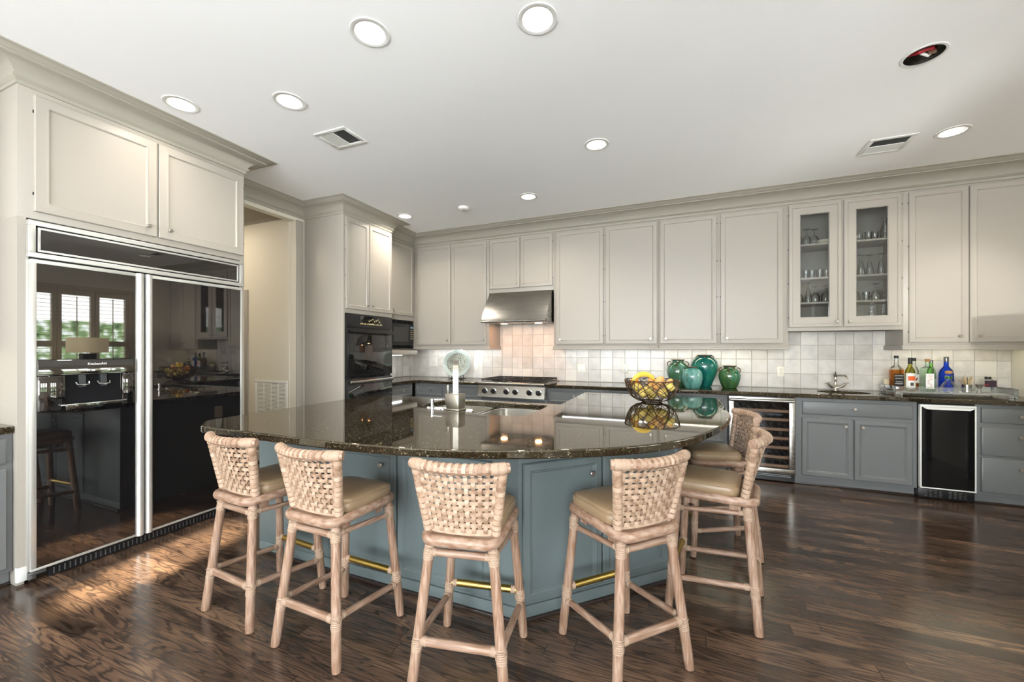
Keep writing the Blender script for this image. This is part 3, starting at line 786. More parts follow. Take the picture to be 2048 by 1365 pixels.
    bm = NB(); box(bm, .0, -.03, .045, .07, -.003, .062, .002); box(bm, .0, -.026, .022, .03, -.003, .045, .002); obj('lower_hinge', bm, 'grey_cap', t)
fridge()

# ------------------------------------------------------------------ range hood and range top
def hood():
    x0, x1 = 1.256, 2.150; t = thing('range_hood', 'sloping stainless steel range hood under the short cabinet', 'range hood', (x0, 0, 0)); w = x1 - x0
    def prof(k):                        # slightly bowed front from top back to bottom front
        s = k / 10; return (-.40 - .258 * s - .022 * math.sin(math.pi * s), 2.118 - .40 * s)
    P = [prof(k) for k in range(11)]
    bm = NB(); full = P + [(-.660, 1.705), (-.018, 1.705), (-.018, 2.118)]
    ringloft(bm, [[Vector((xx, y, z)) for y, z in full] for xx in (0.0, w)])
    obj('canopy', bm, 'steel', t)
    bm = NB(); tube(bm, [(0.004, -.664, 1.712), (w - .004, -.664, 1.712)], .014, 14); lp = obj('front_lip', bm, 'steel', t)
    bm = NB(); tube(bm, [(w - .004, -.664, 1.712), (w + .002, -.664, 1.712)], .015, 14); tube(bm, [(.004, -.664, 1.712), (-.002, -.664, 1.712)], .015, 14); obj('end_cap', bm, 'black_cap', lp)
    for k in range(3): bx('baffle_filter', 'steel', t, .03 + k * .29, -.60, 1.6985, .29 + k * .29, -.20, 1.7045, .002)
    for xx in (.2, w - .2):
        bm = NB(); lathe(bm, [(.001, 0), (.045, 0), (.045, .006)], (xx, -.36, 1.6975), 20); obj('lamp', bm, 'hood_lamp', t)
hood()
def rangetop():
    x0, x1 = 1.222, 2.138; w = x1 - x0
    t = thing('gas_cooktop', 'stainless steel gas range top with six black knobs below the hood', 'stove', (x0, 0, 0))
    bm = NB(); prof = [(-.02, .745), (-.02, .925), (-.655, .925), (-.668, .90), (-.70, .735), (-.66, .735)]
    ringloft(bm, [[Vector((xx, y, z)) for y, z in prof] for xx in (0, w)]); obj('body', bm, 'steel', t)
    bm = NB(); tube(bm, [(.0, -.690, .912), (w, -.690, .912)], .0185, 16); box(bm, 0, -.69, .905, w, -.64, .9285, .002); bn = obj('bullnose', bm, 'steel', t)
    bm = NB(); tube(bm, [(w, -.690, .912), (w + .006, -.690, .912)], .020, 16); tube(bm, [(0, -.690, .912), (-.006, -.690, .912)], .020, 16); obj('end_cap', bm, 'black_cap', bn)
    for u in (1.324, 1.449, 1.629, 1.752, 1.941, 2.063):
        bm = NB(); lathe(bm, [(.040, 0), (.040, .006), (.034, .010)], (u - x0, -.686, .812), 24, '-y'); k = obj('knob', bm, 'chrome', t)
        bm = NB(); lathe(bm, [(.031, .008), (.030, .034), (.026, .038)], (u - x0, -.686, .812), 24, '-y'); box(bm, u - x0 - .005, -.735, .786, u - x0 + .005, -.722, .838, .003); obj('knob_grip', bm, 'black_enamel', k)
    bx('burner_pan', 'black_enamel', t, .02, -.62, .9255, w - .02, -.06, .932)
    for g in range(3):
        gx = .02 + g * .293; bm = NB(); gw = .287
        z = .957
        for yy in (-.625, -.345, -.065): tube(bm, [(gx, yy, z), (gx + gw, yy, z)], .0075, 8)
        for xx in (gx + .008, gx + gw - .008): tube(bm, [(xx, -.625, z), (xx, -.065, z)], .0075, 8)
        for yc in (-.485, -.205):
            for k in range(4):
                a = R(45 + 90 * k); tube(bm, [(gx + gw / 2 + .03 * math.cos(a), yc + .03 * math.sin(a), z), (gx + gw / 2 + .16 * math.cos(a) * .85, yc + .16 * math.sin(a) * .82, z)], .006, 8)
        for xx in (gx + .01, gx + gw - .01):
            for yy in (-.62, -.07): tube(bm, [(xx, yy, .9325), (xx, yy, z)], .007, 8)
        obj('grate', bm, 'black_iron', t)
        for yc in (-.485, -.205):
            bm = NB(); lathe(bm, [(.055, 0), (.055, .008), (.04, .012), (.04, .018), (.001, .019)], (gx + gw / 2, yc, .9323), 24); obj('burner', bm, 'black_iron', t)
rangetop()

# ------------------------------------------------------------------ base cabinets
BF = -.590
def base(label, x0, x1, fronts, z0=.085, z1=.874, deg=0, loc=None, depth=.575, toe=True, group=None, mat='base_paint', hollow=False):
    t = thing('base_cabinet', label, 'cabinet', loc or (x0, BF, 0), deg, group); w = x1 - x0
    if hollow:
        bm = NB(); box(bm, .0005, 0, z0, w - .0005, .018, z1); box(bm, .0005, .018, z0, .018, depth, z1); box(bm, w - .018, .018, z0, w - .0005, depth, z1); box(bm, .018, depth - .015, z0, w - .018, depth, z1); box(bm, .018, .018, z0, w - .018, depth - .015, z0 + .018)
        obj('carcass', bm, mat, t)
    else: bx('carcass', mat, t, .0005, 0, z0, w - .0005, depth, z1, .001)
    if toe:
        bx('toe_kick', mat, t, .0005, .045, 0.012, w - .0005, .09, z0 - .0005)
        bx('shoe_moulding', 'shoe_mould', t, .0005, .030, 0.0, w - .0005, .045, .016, .003)
    for f in fronts:
        kind, a, b, c, d, kn = f[:6]
        door(t, a - x0, c, b - x0, d, knob_at=kn and (kn[0] - x0, kn[1]), kind={'drawer': 'slab', 'door': 'raised', 'pdrawer': 'raised'}[kind], fw=.052 if kind == 'door' else .026, mat=mat, name='drawer_front' if 'drawer' in kind else 'door', t=.02, hinges=f[6] if len(f) > 6 else None)
    return t
base('grey base cabinet in the back left corner, two drawers left of the range', .16, 1.2205,
     [('pdrawer', .19, .622, .705, .85, (.44, .782)), ('pdrawer', .671, 1.183, .705, .85, (.90, .782)), ('door', .19, .622, .11, .675, (.58, .60)), ('door', .671, 1.183, .11, .675, (.71, .60))])
base('grey base cabinet with two doors beneath the steel range top', 1.2215, 2.1385,
     [('door', 1.25, 1.675, .11, .70, (1.63, .62)), ('door', 1.685, 2.11, .11, .70, (1.73, .62))], z1=.73)
base('grey base cabinet just right of the range, one wide drawer over two doors', 2.1395, 2.90,
     [('pdrawer', 2.175, 2.865, .705, .85, (2.49, .785)), ('door', 2.175, 2.515, .11, .675, (2.47, .60)), ('door', 2.525, 2.865, .11, .675, (2.57, .60))])
base('grey base cabinet behind the fruit bowl, one wide drawer over two doors', 2.901, 3.52,
     [('pdrawer', 2.935, 3.485, .705, .85, (3.21, .785)), ('door', 2.935, 3.205, .11, .675, (3.16, .60)), ('door', 3.215, 3.485, .11, .675, (3.26, .60))])
base('grey base cabinet with a stack of drawers left of the wine cooler', 3.521, 4.137,
     [('pdrawer', 3.555, 4.10, .62, .85, (3.83, .735)), ('pdrawer', 3.555, 4.10, .37, .60, (3.83, .485)), ('pdrawer', 3.555, 4.10, .11, .35, (3.83, .23))])
base('grey bar sink base cabinet with one drawer front over two doors', 4.738, 5.668,
     [('drawer', 4.794, 5.633, .71, .84, (5.205, .782)), ('door', 4.790, 5.198, .105, .676, (5.135, .612)), ('door', 5.207, 5.633, .105, .676, (5.265, .612))], hollow=True)
base('grey base cabinet with three drawers right of the black ice maker', 6.056, XW - .001,
     [('drawer', 6.092, 6.56, .715, .845, (6.325, .782)), ('drawer', 6.092, 6.56, .432, .675, (6.325, .60)), ('drawer', 6.092, 6.56, .112, .412, (6.325, .33))])
base('grey base cabinet with one drawer between the wall oven and the corner', 0, .505,
     [('pdrawer', .03, .475, .705, .85, (.25, .782)), ('door', .03, .475, .11, .675, (.43, .60))], deg=90, loc=(.155, OY1 + .001, 0), depth=.545)
base('grey base cabinet at the left edge of the picture beside the refrigerator', 0, .9,
     [('drawer', .03, .43, .705, .85, (.23, .782)), ('door', .03, .43, .11, .675, (.38, .60)), ('drawer', .46, .875, .705, .85, (.66, .782)), ('door', .46, .875, .11, .675, (.50, .60))], deg=90, loc=(.14, FY0 - .902, 0), depth=.53)

# granite counter tops
def counter(name, label, outer, holes, cat='countertop'):
    bm = NB(); slab(bm, outer, holes, .8755, ZC)
    o = obj(name, bm, 'granite'); m = o.modifiers.new('b', 'BEVEL'); m.width = .007; m.segments = 3; m.limit_method = 'ANGLE'; m.angle_limit = R(50)
    return tag(o, label, cat)
BSINK = [(5.205 + .215 * math.cos(2 * math.pi * k / 40), -.335 + .185 * math.sin(2 * math.pi * k / 40)) for k in range(40)]
counter('granite_countertop', 'dark speckled granite countertop in the corner left of the range',
        [(XL + .005, -.005), (XL + .005, OY1 + .002), (.20, OY1 + .002), (.20, -.69), (.24, -.6485), (1.2205, -.6485), (1.2205, -.005)], [])
counter('granite_countertop', 'dark speckled granite countertop along the back wall with bar sink and bottles',
        [(2.1395, -.005), (2.1395, -.6485), (XW - .001, -.6485), (XW - .001, -.005)], [BSINK])
counter('granite_countertop', 'small sliver of dark granite countertop at the left edge beside the refrigerator',
        [(XL + .001, FY0 - .001), (XL + .001, -5.27), (.165, -5.27), (.165, FY0 - .001)], [])
upper('cream wall cabinet left of the refrigerator cabinet at the picture edge', 0, .9, [(.03, .44, DB, DT, (.39, 1.475), 'l'), (.46, .87, DB, DT, (.51, 1.475), 'r')],
      deg=90, loc=(-.045, FY0 - .902, 0), depth=.345)
t = thing('under_cabinet_light', 'warm strip light under the wall cabinet at left edge', 'light', (-.22, -4.82, 1.389), 90)
bx('lens', 'strip_warm', t, -.35, -.012, -.008, .35, .012, 0)

# ------------------------------------------------------------------ wine cooler, ice maker
def wine_cooler():
    x0, x1 = 4.1405, 4.7345; w = x1 - x0
    t = thing('wine_cooler', 'stainless framed glass door wine cooler under the counter', 'wine cooler', (x0, BF, 0))
    bm = NB(); box(bm, 0.001, 0, .02, .02, .55, .868); box(bm, w - .02, 0, .02, w - .001, .55, .868); box(bm, .02, .53, .02, w - .02, .55, .868); box(bm, .02, 0, .02, w - .02, .53, .05); box(bm, .02, 0, .845, w - .02, .53, .868)
    obj('cavity', bm, 'black_enamel', t)
    bm = NB(); f = .048; z0, z1 = .098, .862; a, b = .006, w - .006
    box(bm, a, -.035, z0, b, -.002, z0 + f, .002); box(bm, a, -.035, z1 - f, b, -.002, z1, .002); box(bm, a, -.035, z0 + f, a + f, -.002, z1 - f, .002); box(bm, b - f, -.035, z0 + f, b, -.002, z1 - f, .002)
    d = obj('door', bm, 'steel', t)
    bx('pane', 'cooler_glass', d, a + f, -.026, z0 + f, b - f, -.020, z1 - f)
    bm = NB(); tube(bm, [(a + .012, -.062, z1 - .03), (b - .012, -.062, z1 - .03)], .0145, 14)
    for xx in (a + .04, b - .04): tube(bm, [(xx, -.062, z1 - .03), (xx, -.0345, z1 - .03)], .008, 8)
    obj('handle', bm, 'steel', d)
    for z in (.723, .635, .537, .446, .351, .254, .164):
        s = bx('shelf', 'shelf_wood', t, .03, .006, z - .014, w - .03, .024, z + .014, .003)
        bm = NB()
        for k in range(9): tube(bm, [(.04 + k * .064, .024, z), (.04 + k * .064, .5, z)], .003, 6)
        obj('shelf_wires', bm, 'grey_cap', s)
    p = bx('control_panel', 'black_enamel', t, .15, .008, .664, w - .09, .03, .708, .003)
    for xx in (.205, .395, .462): bx('display', 'display_blue', p, xx - .03, .006, .682, xx + .02, .0079, .688)
    k = bx('kick_grille', 'black_enamel', t, .005, .02, .012, w - .005, .04, .09)
    bm = NB()
    for i in range(4): box(bm, .03, .0165, .024 + i * .015, w - .03, .0198, .030 + i * .015)
    obj('louvres', bm, 'grey_cap', k)
    # bottles lying on the shelves, bases to the front
    n0 = None
    spots = [(.15, .737), (.26, .737), (.372, .737), (.09, .551), (.40, .551), (.474, .551), (.09, .46), (.395, .46), (.482, .46), (.09, .365), (.418, .365), (.2, .365),
             (.395, .268), (.3, .268), (.322, .178), (.40, .178), (.478, .178), (.2, .178)]
    nm = {.737: 'the top shelf', .551: 'the third shelf', .46: 'the fourth shelf', .365: 'the fifth shelf', .268: 'the sixth shelf', .178: 'the bottom shelf'}
    rows = {}
    for sx, sz in spots: rows.setdefault(sz, []).append(sx)
    for sx, sz in spots:
        r = .036
        q = sorted(rows[sz]).index(sx); word = ['leftmost', 'second', 'third', 'fourth'][q] if len(rows[sz]) > 1 else 'only'
        if q == len(rows[sz]) - 1: word = 'rightmost'
        lab = 'dark wine bottle lying on %s of the wine cooler, %s in its row' % (nm[sz], word)
        if n0 is None:
            n0 = thing('wine_bottle', lab, 'bottle', (x0 + sx, BF + .07, sz + r), 0, 'wine bottles in the wine cooler')
            bm = NB(); lathe(bm, [(.022, .014), (.030, .004), (r - .002, 0), (r, -.006), (r, -.19), (.030, -.215), (.0145, -.24), (.0145, -.30)], (0, 0, 0), 24, '-y'); obj('glass', bm, 'dark_bottle', n0)
            bm = NB(); tube(bm, [(.027 * math.cos(R(15 * q)), -.0005, .027 * math.sin(R(15 * q))) for q in range(24)], .0022, 6, True); obj('highlight_ring', bm, 'grey_cap', n0)  # pale ring added as a highlight on the bottle base
            bm = NB(); lathe(bm, [(.0155, -.262), (.0155, -.303)], (0, 0, 0), 16, '-y'); obj('capsule', bm, 'label_red', n0)
        else: dup(n0, (x0 + sx, BF + .07, sz + r), 0, lab)
wine_cooler()
def ice_maker():
    x0, x1 = 5.6695, 6.0545; w = x1 - x0
    t = thing('ice_maker', 'narrow black glass ice maker with white metal frame under the counter', 'ice maker', (x0, BF, 0))
    bx('cabinet_box', 'black_enamel', t, .002, .0, .02, w - .002, .5, .868)
    bm = NB(); z0, z1 = .103, .856; a, b = .006, w - .006; f = .010
    box(bm, a, -.04, z0, b, -.002, z0 + f, .001); box(bm, a, -.04, z0 + f, a + f, -.002, z1 - .02, .001); box(bm, b - f, -.04, z0 + f, b, -.002, z1 - .02, .001); box(bm, a, -.04, z1 - .02, b, -.002, z1, .002)
    d = obj('door', bm, 'white_metal', t)
    bx('glass_panel', 'smoke_glass', d, a + f, -.036, z0 + f, b - f, -.004, z1 - .02)
    bm = NB(); ringloft(bm, [[Vector((xx, y, z)) for xx, z in ((a + .012, z1 - .021), (b - .012, z1 - .021), (b - .045, z1 - .042), (a + .045, z1 - .042))] for y in (-.050, -.0365)])
    obj('handle', bm, 'white_metal', d)
    k = bx('kick_grille', 'black_enamel', t, .004, -.012, .008, w - .004, .02, .096, .002)
    bm = NB()
    for g in range(2):
        for c in range(4):
            for r_ in range(5): box(bm, .045 + g * .165 + c * .033, -.0145, .026 + r_ * .013, .066 + g * .165 + c * .033, -.0122, .031 + r_ * .013)
    obj('slots', bm, 'grey_cap', k)
ice_maker()
# ------------------------------------------------------------------ island
def catmull(pts, n=6):
    out = []
    for i in range(len(pts) - 1):
        p0 = pts[max(i - 1, 0)]; p1 = pts[i]; p2 = pts[i + 1]; p3 = pts[min(i + 2, len(pts) - 1)]
        for k in range(n):
            t = k / n
            out.append(tuple(.5 * (2 * p1[j] + (p2[j] - p0[j]) * t + (2 * p0[j] - 5 * p1[j] + 4 * p2[j] - p3[j]) * t * t + (3 * p1[j] - p0[j] - 3 * p2[j] + p3[j]) * t ** 3) for j in (0, 1)))
    return out + [pts[-1]]
arc = catmull([(1.18, -3.962), (1.60, -3.966), (1.95, -3.966), (2.226, -3.960), (2.505, -3.932), (2.762, -3.875), (3.041, -3.772), (3.305, -3.630), (3.525, -3.462), (3.716, -3.225), (3.875, -2.85), (3.950, -2.56), (3.985, -2.36)], 5)
ITOP = [(.965, -2.30), (.965, -3.80)] + catmull([(.985, -3.85), (1.06, -3.905), (1.13, -3.955)], 3) + arc + [(3.985, -1.42), (3.95, -1.37), (2.82, -1.33), (2.775, -1.36), (2.79, -2.30)]
SHOLE = rrect(1.795, -2.79, 2.33, -2.385, .07)
SHOLE = [(2.66, -2.385), (2.70, -2.40), (2.725, -2.43), (2.73, -2.48), (2.73, -2.85), (2.715, -2.91), (2.68, -2.945), (2.62, -2.96), (2.42, -2.96), (2.36, -2.945), (2.325, -2.90), (2.30, -2.83), (2.27, -2.80), (2.22, -2.79),
         (1.88, -2.79), (1.83, -2.775), (1.80, -2.735), (1.795, -2.68), (1.795, -2.48), (1.80, -2.43), (1.825, -2.40), (1.87, -2.385)]
counter('granite_countertop', 'large dark granite island top with curved front edge and two sink bowls', ITOP, [SHOLE], 'countertop')
BASE = [(1.08, -3.55), (2.93, -3.55), (3.64, -2.84), (3.64, -1.45), (2.87, -1.45), (2.87, -2.36), (1.08, -2.36)]
isl = thing('kitchen_island', 'blue grey island base cabinet standing under the curved granite top', 'kitchen island', (0, 0, 0))
bm = NB(); slab(bm, BASE, [[(1.76, -3.0), (2.77, -3.0), (2.77, -2.372), (1.76, -2.372)]], .0, .8745); obj('carcass', bm, 'island_paint', isl)
bm = NB()
OB = [(1.07, -3.562), (2.935, -3.562), (3.652, -2.845), (3.652, -1.45)]
for i in range(3):
    a, b = Vector(OB[i]), Vector(OB[i + 1]); d = (b - a).normalized(); nn = Vector((d.y, -d.x))
    q0 = [a, b, b - nn * .011, a - nn * .011]
    prism(bm, [(p.x, p.y) for p in (a, b, b - nn * .0118, a - nn * .0118)], .018, .075, .002)
obj('base_board', bm, 'island_paint', isl)
bm = NB()
for i in range(3):
    a, b = Vector(OB[i]), Vector(OB[i + 1]); d = (b - a).normalized(); nn = Vector((d.y, -d.x))
    a2, b2 = a - d * .004 + nn * .014, b + d * .004 + nn * .014
    prism(bm, [(p.x, p.y) for p in (a2, b2, b - nn * .003, a - nn * .003)], 0, .020, .004)
obj('shoe_moulding', bm, 'shoe_mould', isl)
def idoor(x0, x1, loc, deg, kn, z0=.095, z1=.785):
    d = door(isl, x0, z0, x1, z1, knob_at=kn, kind='raised', mat='island_paint', fw=.05, t=.02)
    d.location = loc; d.rotation_euler = (0, 0, R(deg))
F0 = (0, -3.55, 0); F45 = (2.93, -3.55, 0); F90 = (3.64, -2.84, 0)
idoor(1.645, 2.195, F0, 0, (2.107, .70)); idoor(2.210, 2.785, F0, 0, (2.725, .70))
idoor(.020, .481, F45, 45, (.408, .70)); idoor(.491, .960, F45, 45, (.90, .70))
idoor(.03, .47, F90, 90, (.42, .70)); idoor(.48, .92, F90, 90, (.66 + .02, .70)); idoor(.93, 1.36, F90, 90, (.98, .70))
p = bx('end_panel', 'island_paint', isl, 1.068, -3.562, .0761, 1.640, -3.5505, .873, .002)

# island sink, faucet, soap dispenser, air switch
def bowl(x0, y0, x1, y1, depth, r):
    bm = NB(); zt = .8745
    rings = []
    for ins, z in ((-.03, zt), (0, zt), (.004, zt - .004), (.008, zt - depth * .7), (.02, zt - depth * .93), (.05, zt - depth), (.16, zt - depth - .004)):
        rr = max(.012, r - ins * .5); rings.append([Vector((x, y, z)) for x, y in rrect(x0 + ins, y0 + ins, x1 - ins, y1 - ins, rr)])
    ringloft(bm, rings, True, False, True); return bm
t = thing('kitchen_sink', 'stainless double bowl sink set into the granite island', 'sink', (0, 0, 0))
b1 = obj('bowl', bowl(1.79, -2.80, 2.275, -2.392, .17, .07), 'sink_steel', t); b2 = obj('bowl', bowl(2.315, -2.962, 2.735, -2.392, .19, .07), 'sink_steel', t)
for b, c in ((b1, (2.03, -2.60, .7015)), (b2, (2.52, -2.68, .6815))):
    bm = NB(); lathe(bm, [(.045, 0), (.045, .004), (.036, .005), (.03, .001), (.001, .001)], c, 24); obj('drain', bm, 'chrome', b)
t = thing('sink_faucet', 'square bodied brushed nickel faucet with flat upright spout behind the island sink', 'faucet', (2.173, -2.871, ZC), -5)
bx('plinth', 'nickel', t, -.060, -.050, .0, .060, .050, .012, .003)
bx('body', 'nickel', t, -.054, -.044, .0122, .054, .044, .118, .003)
def spout():
    bm = NB(); w = .019; path = []
    for k in range(8): path.append((0, -.01, .118 + .155 * k / 7))
    for k in range(1, 13): a = R(7.5 * k); path.append((0, -.01 + .085 * (1 - math.cos(a)), .273 + .075 * math.sin(a)))
    for k in range(1, 4): path.append((0, .075 + .04 * k, .348 - .006 * k * k))
    path = [Vector(p) for p in path]; rings = []
    for i, p in enumerate(path):
        tg = (path[min(i + 1, len(path) - 1)] - path[max(i - 1, 0)]).normalized(); nn = Vector((0, -tg.z, tg.y))
        rings.append([p + Vector((sx * w, 0, 0)) + nn * sn for sx, sn in ((-1, -.007), (1, -.007), (1, .007), (-1, .007))])
    ringloft(bm, rings); return bm
s = obj('spout', spout(), 'nickel', t); s.rotation_euler = (0, 0, R(35))
bm = NB(); box(bm, -.088, -.012, .05, -.0545, .028, .115, .003); box(bm, -.082, .0, .115, -.066, .014, .178, .003); obj('lever', bm, 'nickel', t)
t = thing('soap_dispenser', 'small chrome soap pump left of the island faucet', 'soap dispenser', (1.955, -2.845, ZC), 0)
bm = NB(); lathe(bm, [(.022, 0), (.022, .004), (.013, .006), (.013, .05), (.017, .052), (.017, .066), (.001, .067)], n=24); obj('pump_body', bm, 'chrome', t)
bm = NB(); tube(bm, [(0, 0, .058), (.04, .015, .062), (.07, .026, .062)], [.006, .0055, .005], 10); obj('nozzle', bm, 'chrome', t)
bm = NB(); lathe(bm, [(.021, 0), (.021, .003), (.016, .006), (.001, .007)], (2.075, -2.885, ZC), 24); tag(obj('sink_hole_cover', bm, 'chrome'), 'small round chrome button flush on granite between soap pump and faucet', 'cover')

# bar sink and bridge faucet
t = thing('bar_sink', 'oval stainless bar sink set in the back wall counter', 'sink', (5.205, -.335, 0))
bm = NB(); rings = []
for ax, ay, z in ((.245, .215, .8745), (.215, .185, .8745), (.212, .182, .868), (.205, .175, .80), (.18, .15, .745), (.10, .08, .735)):
    rings.append([Vector((ax * math.cos(R(9 * k)), ay * math.sin(R(9 * k)), z)) for k in range(40)])
ringloft(bm, rings, True, False, True); obj('bowl', bm, 'sink_steel', t)
t = thing('bar_faucet', 'antique nickel bar faucet with two cross handles behind the bar sink', 'faucet', (5.208, -.095, ZC))
bm = NB(); lathe(bm, [(.032, 0), (.032, .006), (.018, .012), (.014, .03), (.018, .05), (.012, .06), (.011, .105), (.017, .115), (.013, .13), (.016, .15), (.020, .16), (.012, .172), (.006, .18), (.008, .19), (.002, .198)], n=24); obj('column', bm, 'antique_nickel', t)
bm = NB(); tube(bm, [(0, 0, .155), (.02, -.03, .16), (.045, -.07, .162), (.06, -.10, .155), (.064, -.112, .135), (.064, -.114, .12)], [.010, .009, .009, .009, .011, .012], 12); obj('spout', bm, 'antique_nickel', t)
for sx in (-1, 1):
    bm = NB(); tube(bm, [(0, -.005, .03), (sx * .03, -.015, .03), (sx * .055, -.03, .045), (sx * .075, -.04, .075)], [.010, .010, .012, .010], 12)
    h = obj('valve_arm', bm, 'antique_nickel', t)
    bm = NB(); c = Vector((sx * .078, -.042, .08))
    for d in ((1, 0, .3), (.2, .9, .1)):
        d = Vector(d).normalized() * .026; tube(bm, [c - d, c, c + d], [.004, .006, .004], 8)
    obj('cross_handle', bm, 'antique_nickel', h)

# ------------------------------------------------------------------ rattan bar stools
def make_stool(label):
    t = thing('bar_stool', label, 'bar stool', (0, 0, 0), 0, 'woven rattan bar stools around the island')
    LT = {(-1, -1): ((-.128, -.150, .592), (-.19, -.2025, .004)), (1, -1): ((.128, -.150, .592), (.19, -.2025, .004)),
          (-1, 1): ((-.142, .165, .592), (-.19, .2025, .004)), (1, 1): ((.142, .165, .592), (.19, .2025, .004))}
    def on(l, z):
        a, b = Vector(LT[l][0]), Vector(LT[l][1]); return b + (a - b) * ((z - b.z) / (a.z - b.z))
    def band(c, d, r, ln, amp=.0014, turns=6):
        d = Vector(d).normalized(); pts = [Vector(c) + d * (ln * (k / (turns * 4) - .5)) for k in range(turns * 4 + 1)]
        bm = NB(); tube(bm, pts, [r + amp * math.sin(k * math.pi / 2) + (0 if 0 < k < turns * 4 else -.002) for k in range(turns * 4 + 1)], 12); return bm
    for l in LT:
        a, b = Vector(LT[l][0]), Vector(LT[l][1]); bm = NB()
        tube(bm, [b, b + (a - b) * .06, b + (a - b) * .5, a], [.0185, .0205, .0205, .0195], 16)
        lg = obj('leg', bm, 'rattan', t); d = a - b
        zs = (.545, .195) if l[1] < 0 else (.535, .205)
        for z in zs:
            bm = band(on(l, z), d, .0213, .058, .0008, 7)
            c = on(l, z)
            for q in (-1, 1): tube(bm, [c + Vector((.0225 * math.cos(R(30 * k)), .0225 * math.sin(R(30 * k)), q * .022 * math.sin(R(30 * k)))) for k in range(12)], .0016, 6, True)
            obj('binding', bm, 'lashing', lg)
    def bar(n, p, q, r, m=None):
        m = m or ('rattan_across' if abs(p[0] - q[0]) > abs(p[1] - q[1]) else 'rattan_deep')
        bm = NB(); tube(bm, [p, (Vector(p) + Vector(q)) / 2, q], r, 14); o = obj(n, bm, m, t)
        d = Vector(q) - Vector(p)
        for f in (.085, .915):
            bm = band(Vector(p) + d * f, d, r + .0015, .022, .0007, 3); obj('binding', bm, 'lashing', o)
        return o
    bar('stretcher', on((-1, -1), .545), on((1, -1), .545), .0155)
    bar('stretcher', on((-1, -1), .205), on((1, -1), .205), .0175)
    for s in (-1, 1):
        bar('stretcher', on((s, -1), .55), on((s, 1), .52), .0125)
        bar('stretcher', on((s, -1), .212), on((s, 1), .165), .0145)
    o = bar('foot_rail', on((-1, 1), .225), on((1, 1), .225), .0165, 'brass'); o['label'] = 'brass foot rail'
    # seat ring with bowed back edge, deck board, corner blocks
    def outline(k):
        pts = []
        for x, y in rrect(-.158, -.176, .158, .190, .045, 6):
            f = (y + .176) / .366; x *= .94 + .08 * f
            if y < -.15: y -= .022 * (1 - (x / .155) ** 2)
            pts.append((x * k, y * k if k == 1 else (y - .007) * k + .007))
        return pts
    bm = NB(); tube(bm, [(x, y, .606) for x, y in outline(1)], .0185, 14, True, True, 1.18); obj('seat_ring', bm, 'rattan_ring', t)
    bm = NB(); prism(bm, outline(.93), .600, .618, .002); obj('seat_board', bm, 'rattan_across', t)
    for sx in (-1, 1):
        for sy in (-1, 1):
            bm = NB(); x, y = sx * .135, (.135 if sy > 0 else -.125)
            prism(bm, [(x, y), (x - sx * .05, y), (x, y - sy * .05)], .55, .5995); obj('corner_block', bm, 'rattan', t)
    # leather cushion
    bm = NB(); rings = []
    for ins, z in ((.006, .6185), (.0, .626), (-.003, .645), (-.001, .662), (.008, .674), (.018, .679), (.05, .684), (.11, .688)):
        ring = []
        for x, y in rrect(-.156 + ins, -.118 + ins, .156 - ins, .193 - ins, max(.02, .05 - ins * .3), 6):
            ring.append(Vector((x * (.95 + .07 * (y + .136) / .33), y, z)))
        rings.append(ring)
    ringloft(bm, rings)
    cu = obj('cushion', bm, 'leather', t)
    bm = NB(); tube(bm, [(x * (.95 + .07 * (y + .136) / .33) , y, .6665) for x, y in rrect(-.1545, -.1165, .1545, .1915, .05, 6)], .003, 6, True); obj('piping', bm, 'leather', cu)
    # back posts, top rail, woven panel
    def P(s, v, off=0.):       # point on the woven surface, s across -1..1, v up 0..1
        w = .139 + .036 * v; bulge = (.018 + .030 * v) * (1 - s * s)
        y = -.143 - .042 * v - bulge; n = Vector((-.3 * s * (.02 + .03 * v) / .05, -1, .12)).normalized()
        return Vector((s * w, y, .632 + .258 * v)) + n * off
    for s in (-1, 1):
        bm = NB(); tube(bm, [(s * .136, -.140, .606)] + [tuple(P(s, k / 6)) for k in range(7)], [.0185] * 6 + [.017] * 2, 14); po = obj('back_post', bm, 'rattan', t)
        bm = NB()
        for k in range(11):
            c = P(s, .04 + k * .09); d = P(s, .06 + k * .09) - P(s, .04 + k * .09); d.normalize()
            tube(bm, [c - d * .0095, c - d * .0082, c + d * .0082, c + d * .0095], [.0178, .0197, .0197, .0178], 12)
        obj('wrapping', bm, 'wicker', po)
    rail = [P(k / 8 * 1.12, 1.04) + Vector((0, 0, .003)) for k in range(-8, 9)]
    bm = NB(); tube(bm, rail, [.020] + [.0215] * 15 + [.020], 16); rl = obj('top_rail', bm, 'rattan_across', t)
    for q in (0, 1):
        bm = NB()
        for e in (1, 2):
            c = rail[e] if q == 0 else rail[-1 - e]; d = (rail[e + 1] - rail[e]).normalized() if q == 0 else (rail[-1 - e] - rail[-2 - e]).normalized()
            tube(bm, [c - d * .016, c - d * .012, c + d * .012, c + d * .016], [.0215, .0238, .0238, .0215], 12)
        obj('binding', bm, 'lashing', rl)
    bm = NB(); NV, NH = 12, 10; th = .0012
    def ribbon(pts, wv, nv):
        ringloft(bm, [[p - w - n * th, p + w - n * th, p + w + n * th, p - w + n * th] for p, w, n in zip(pts, wv, nv)])
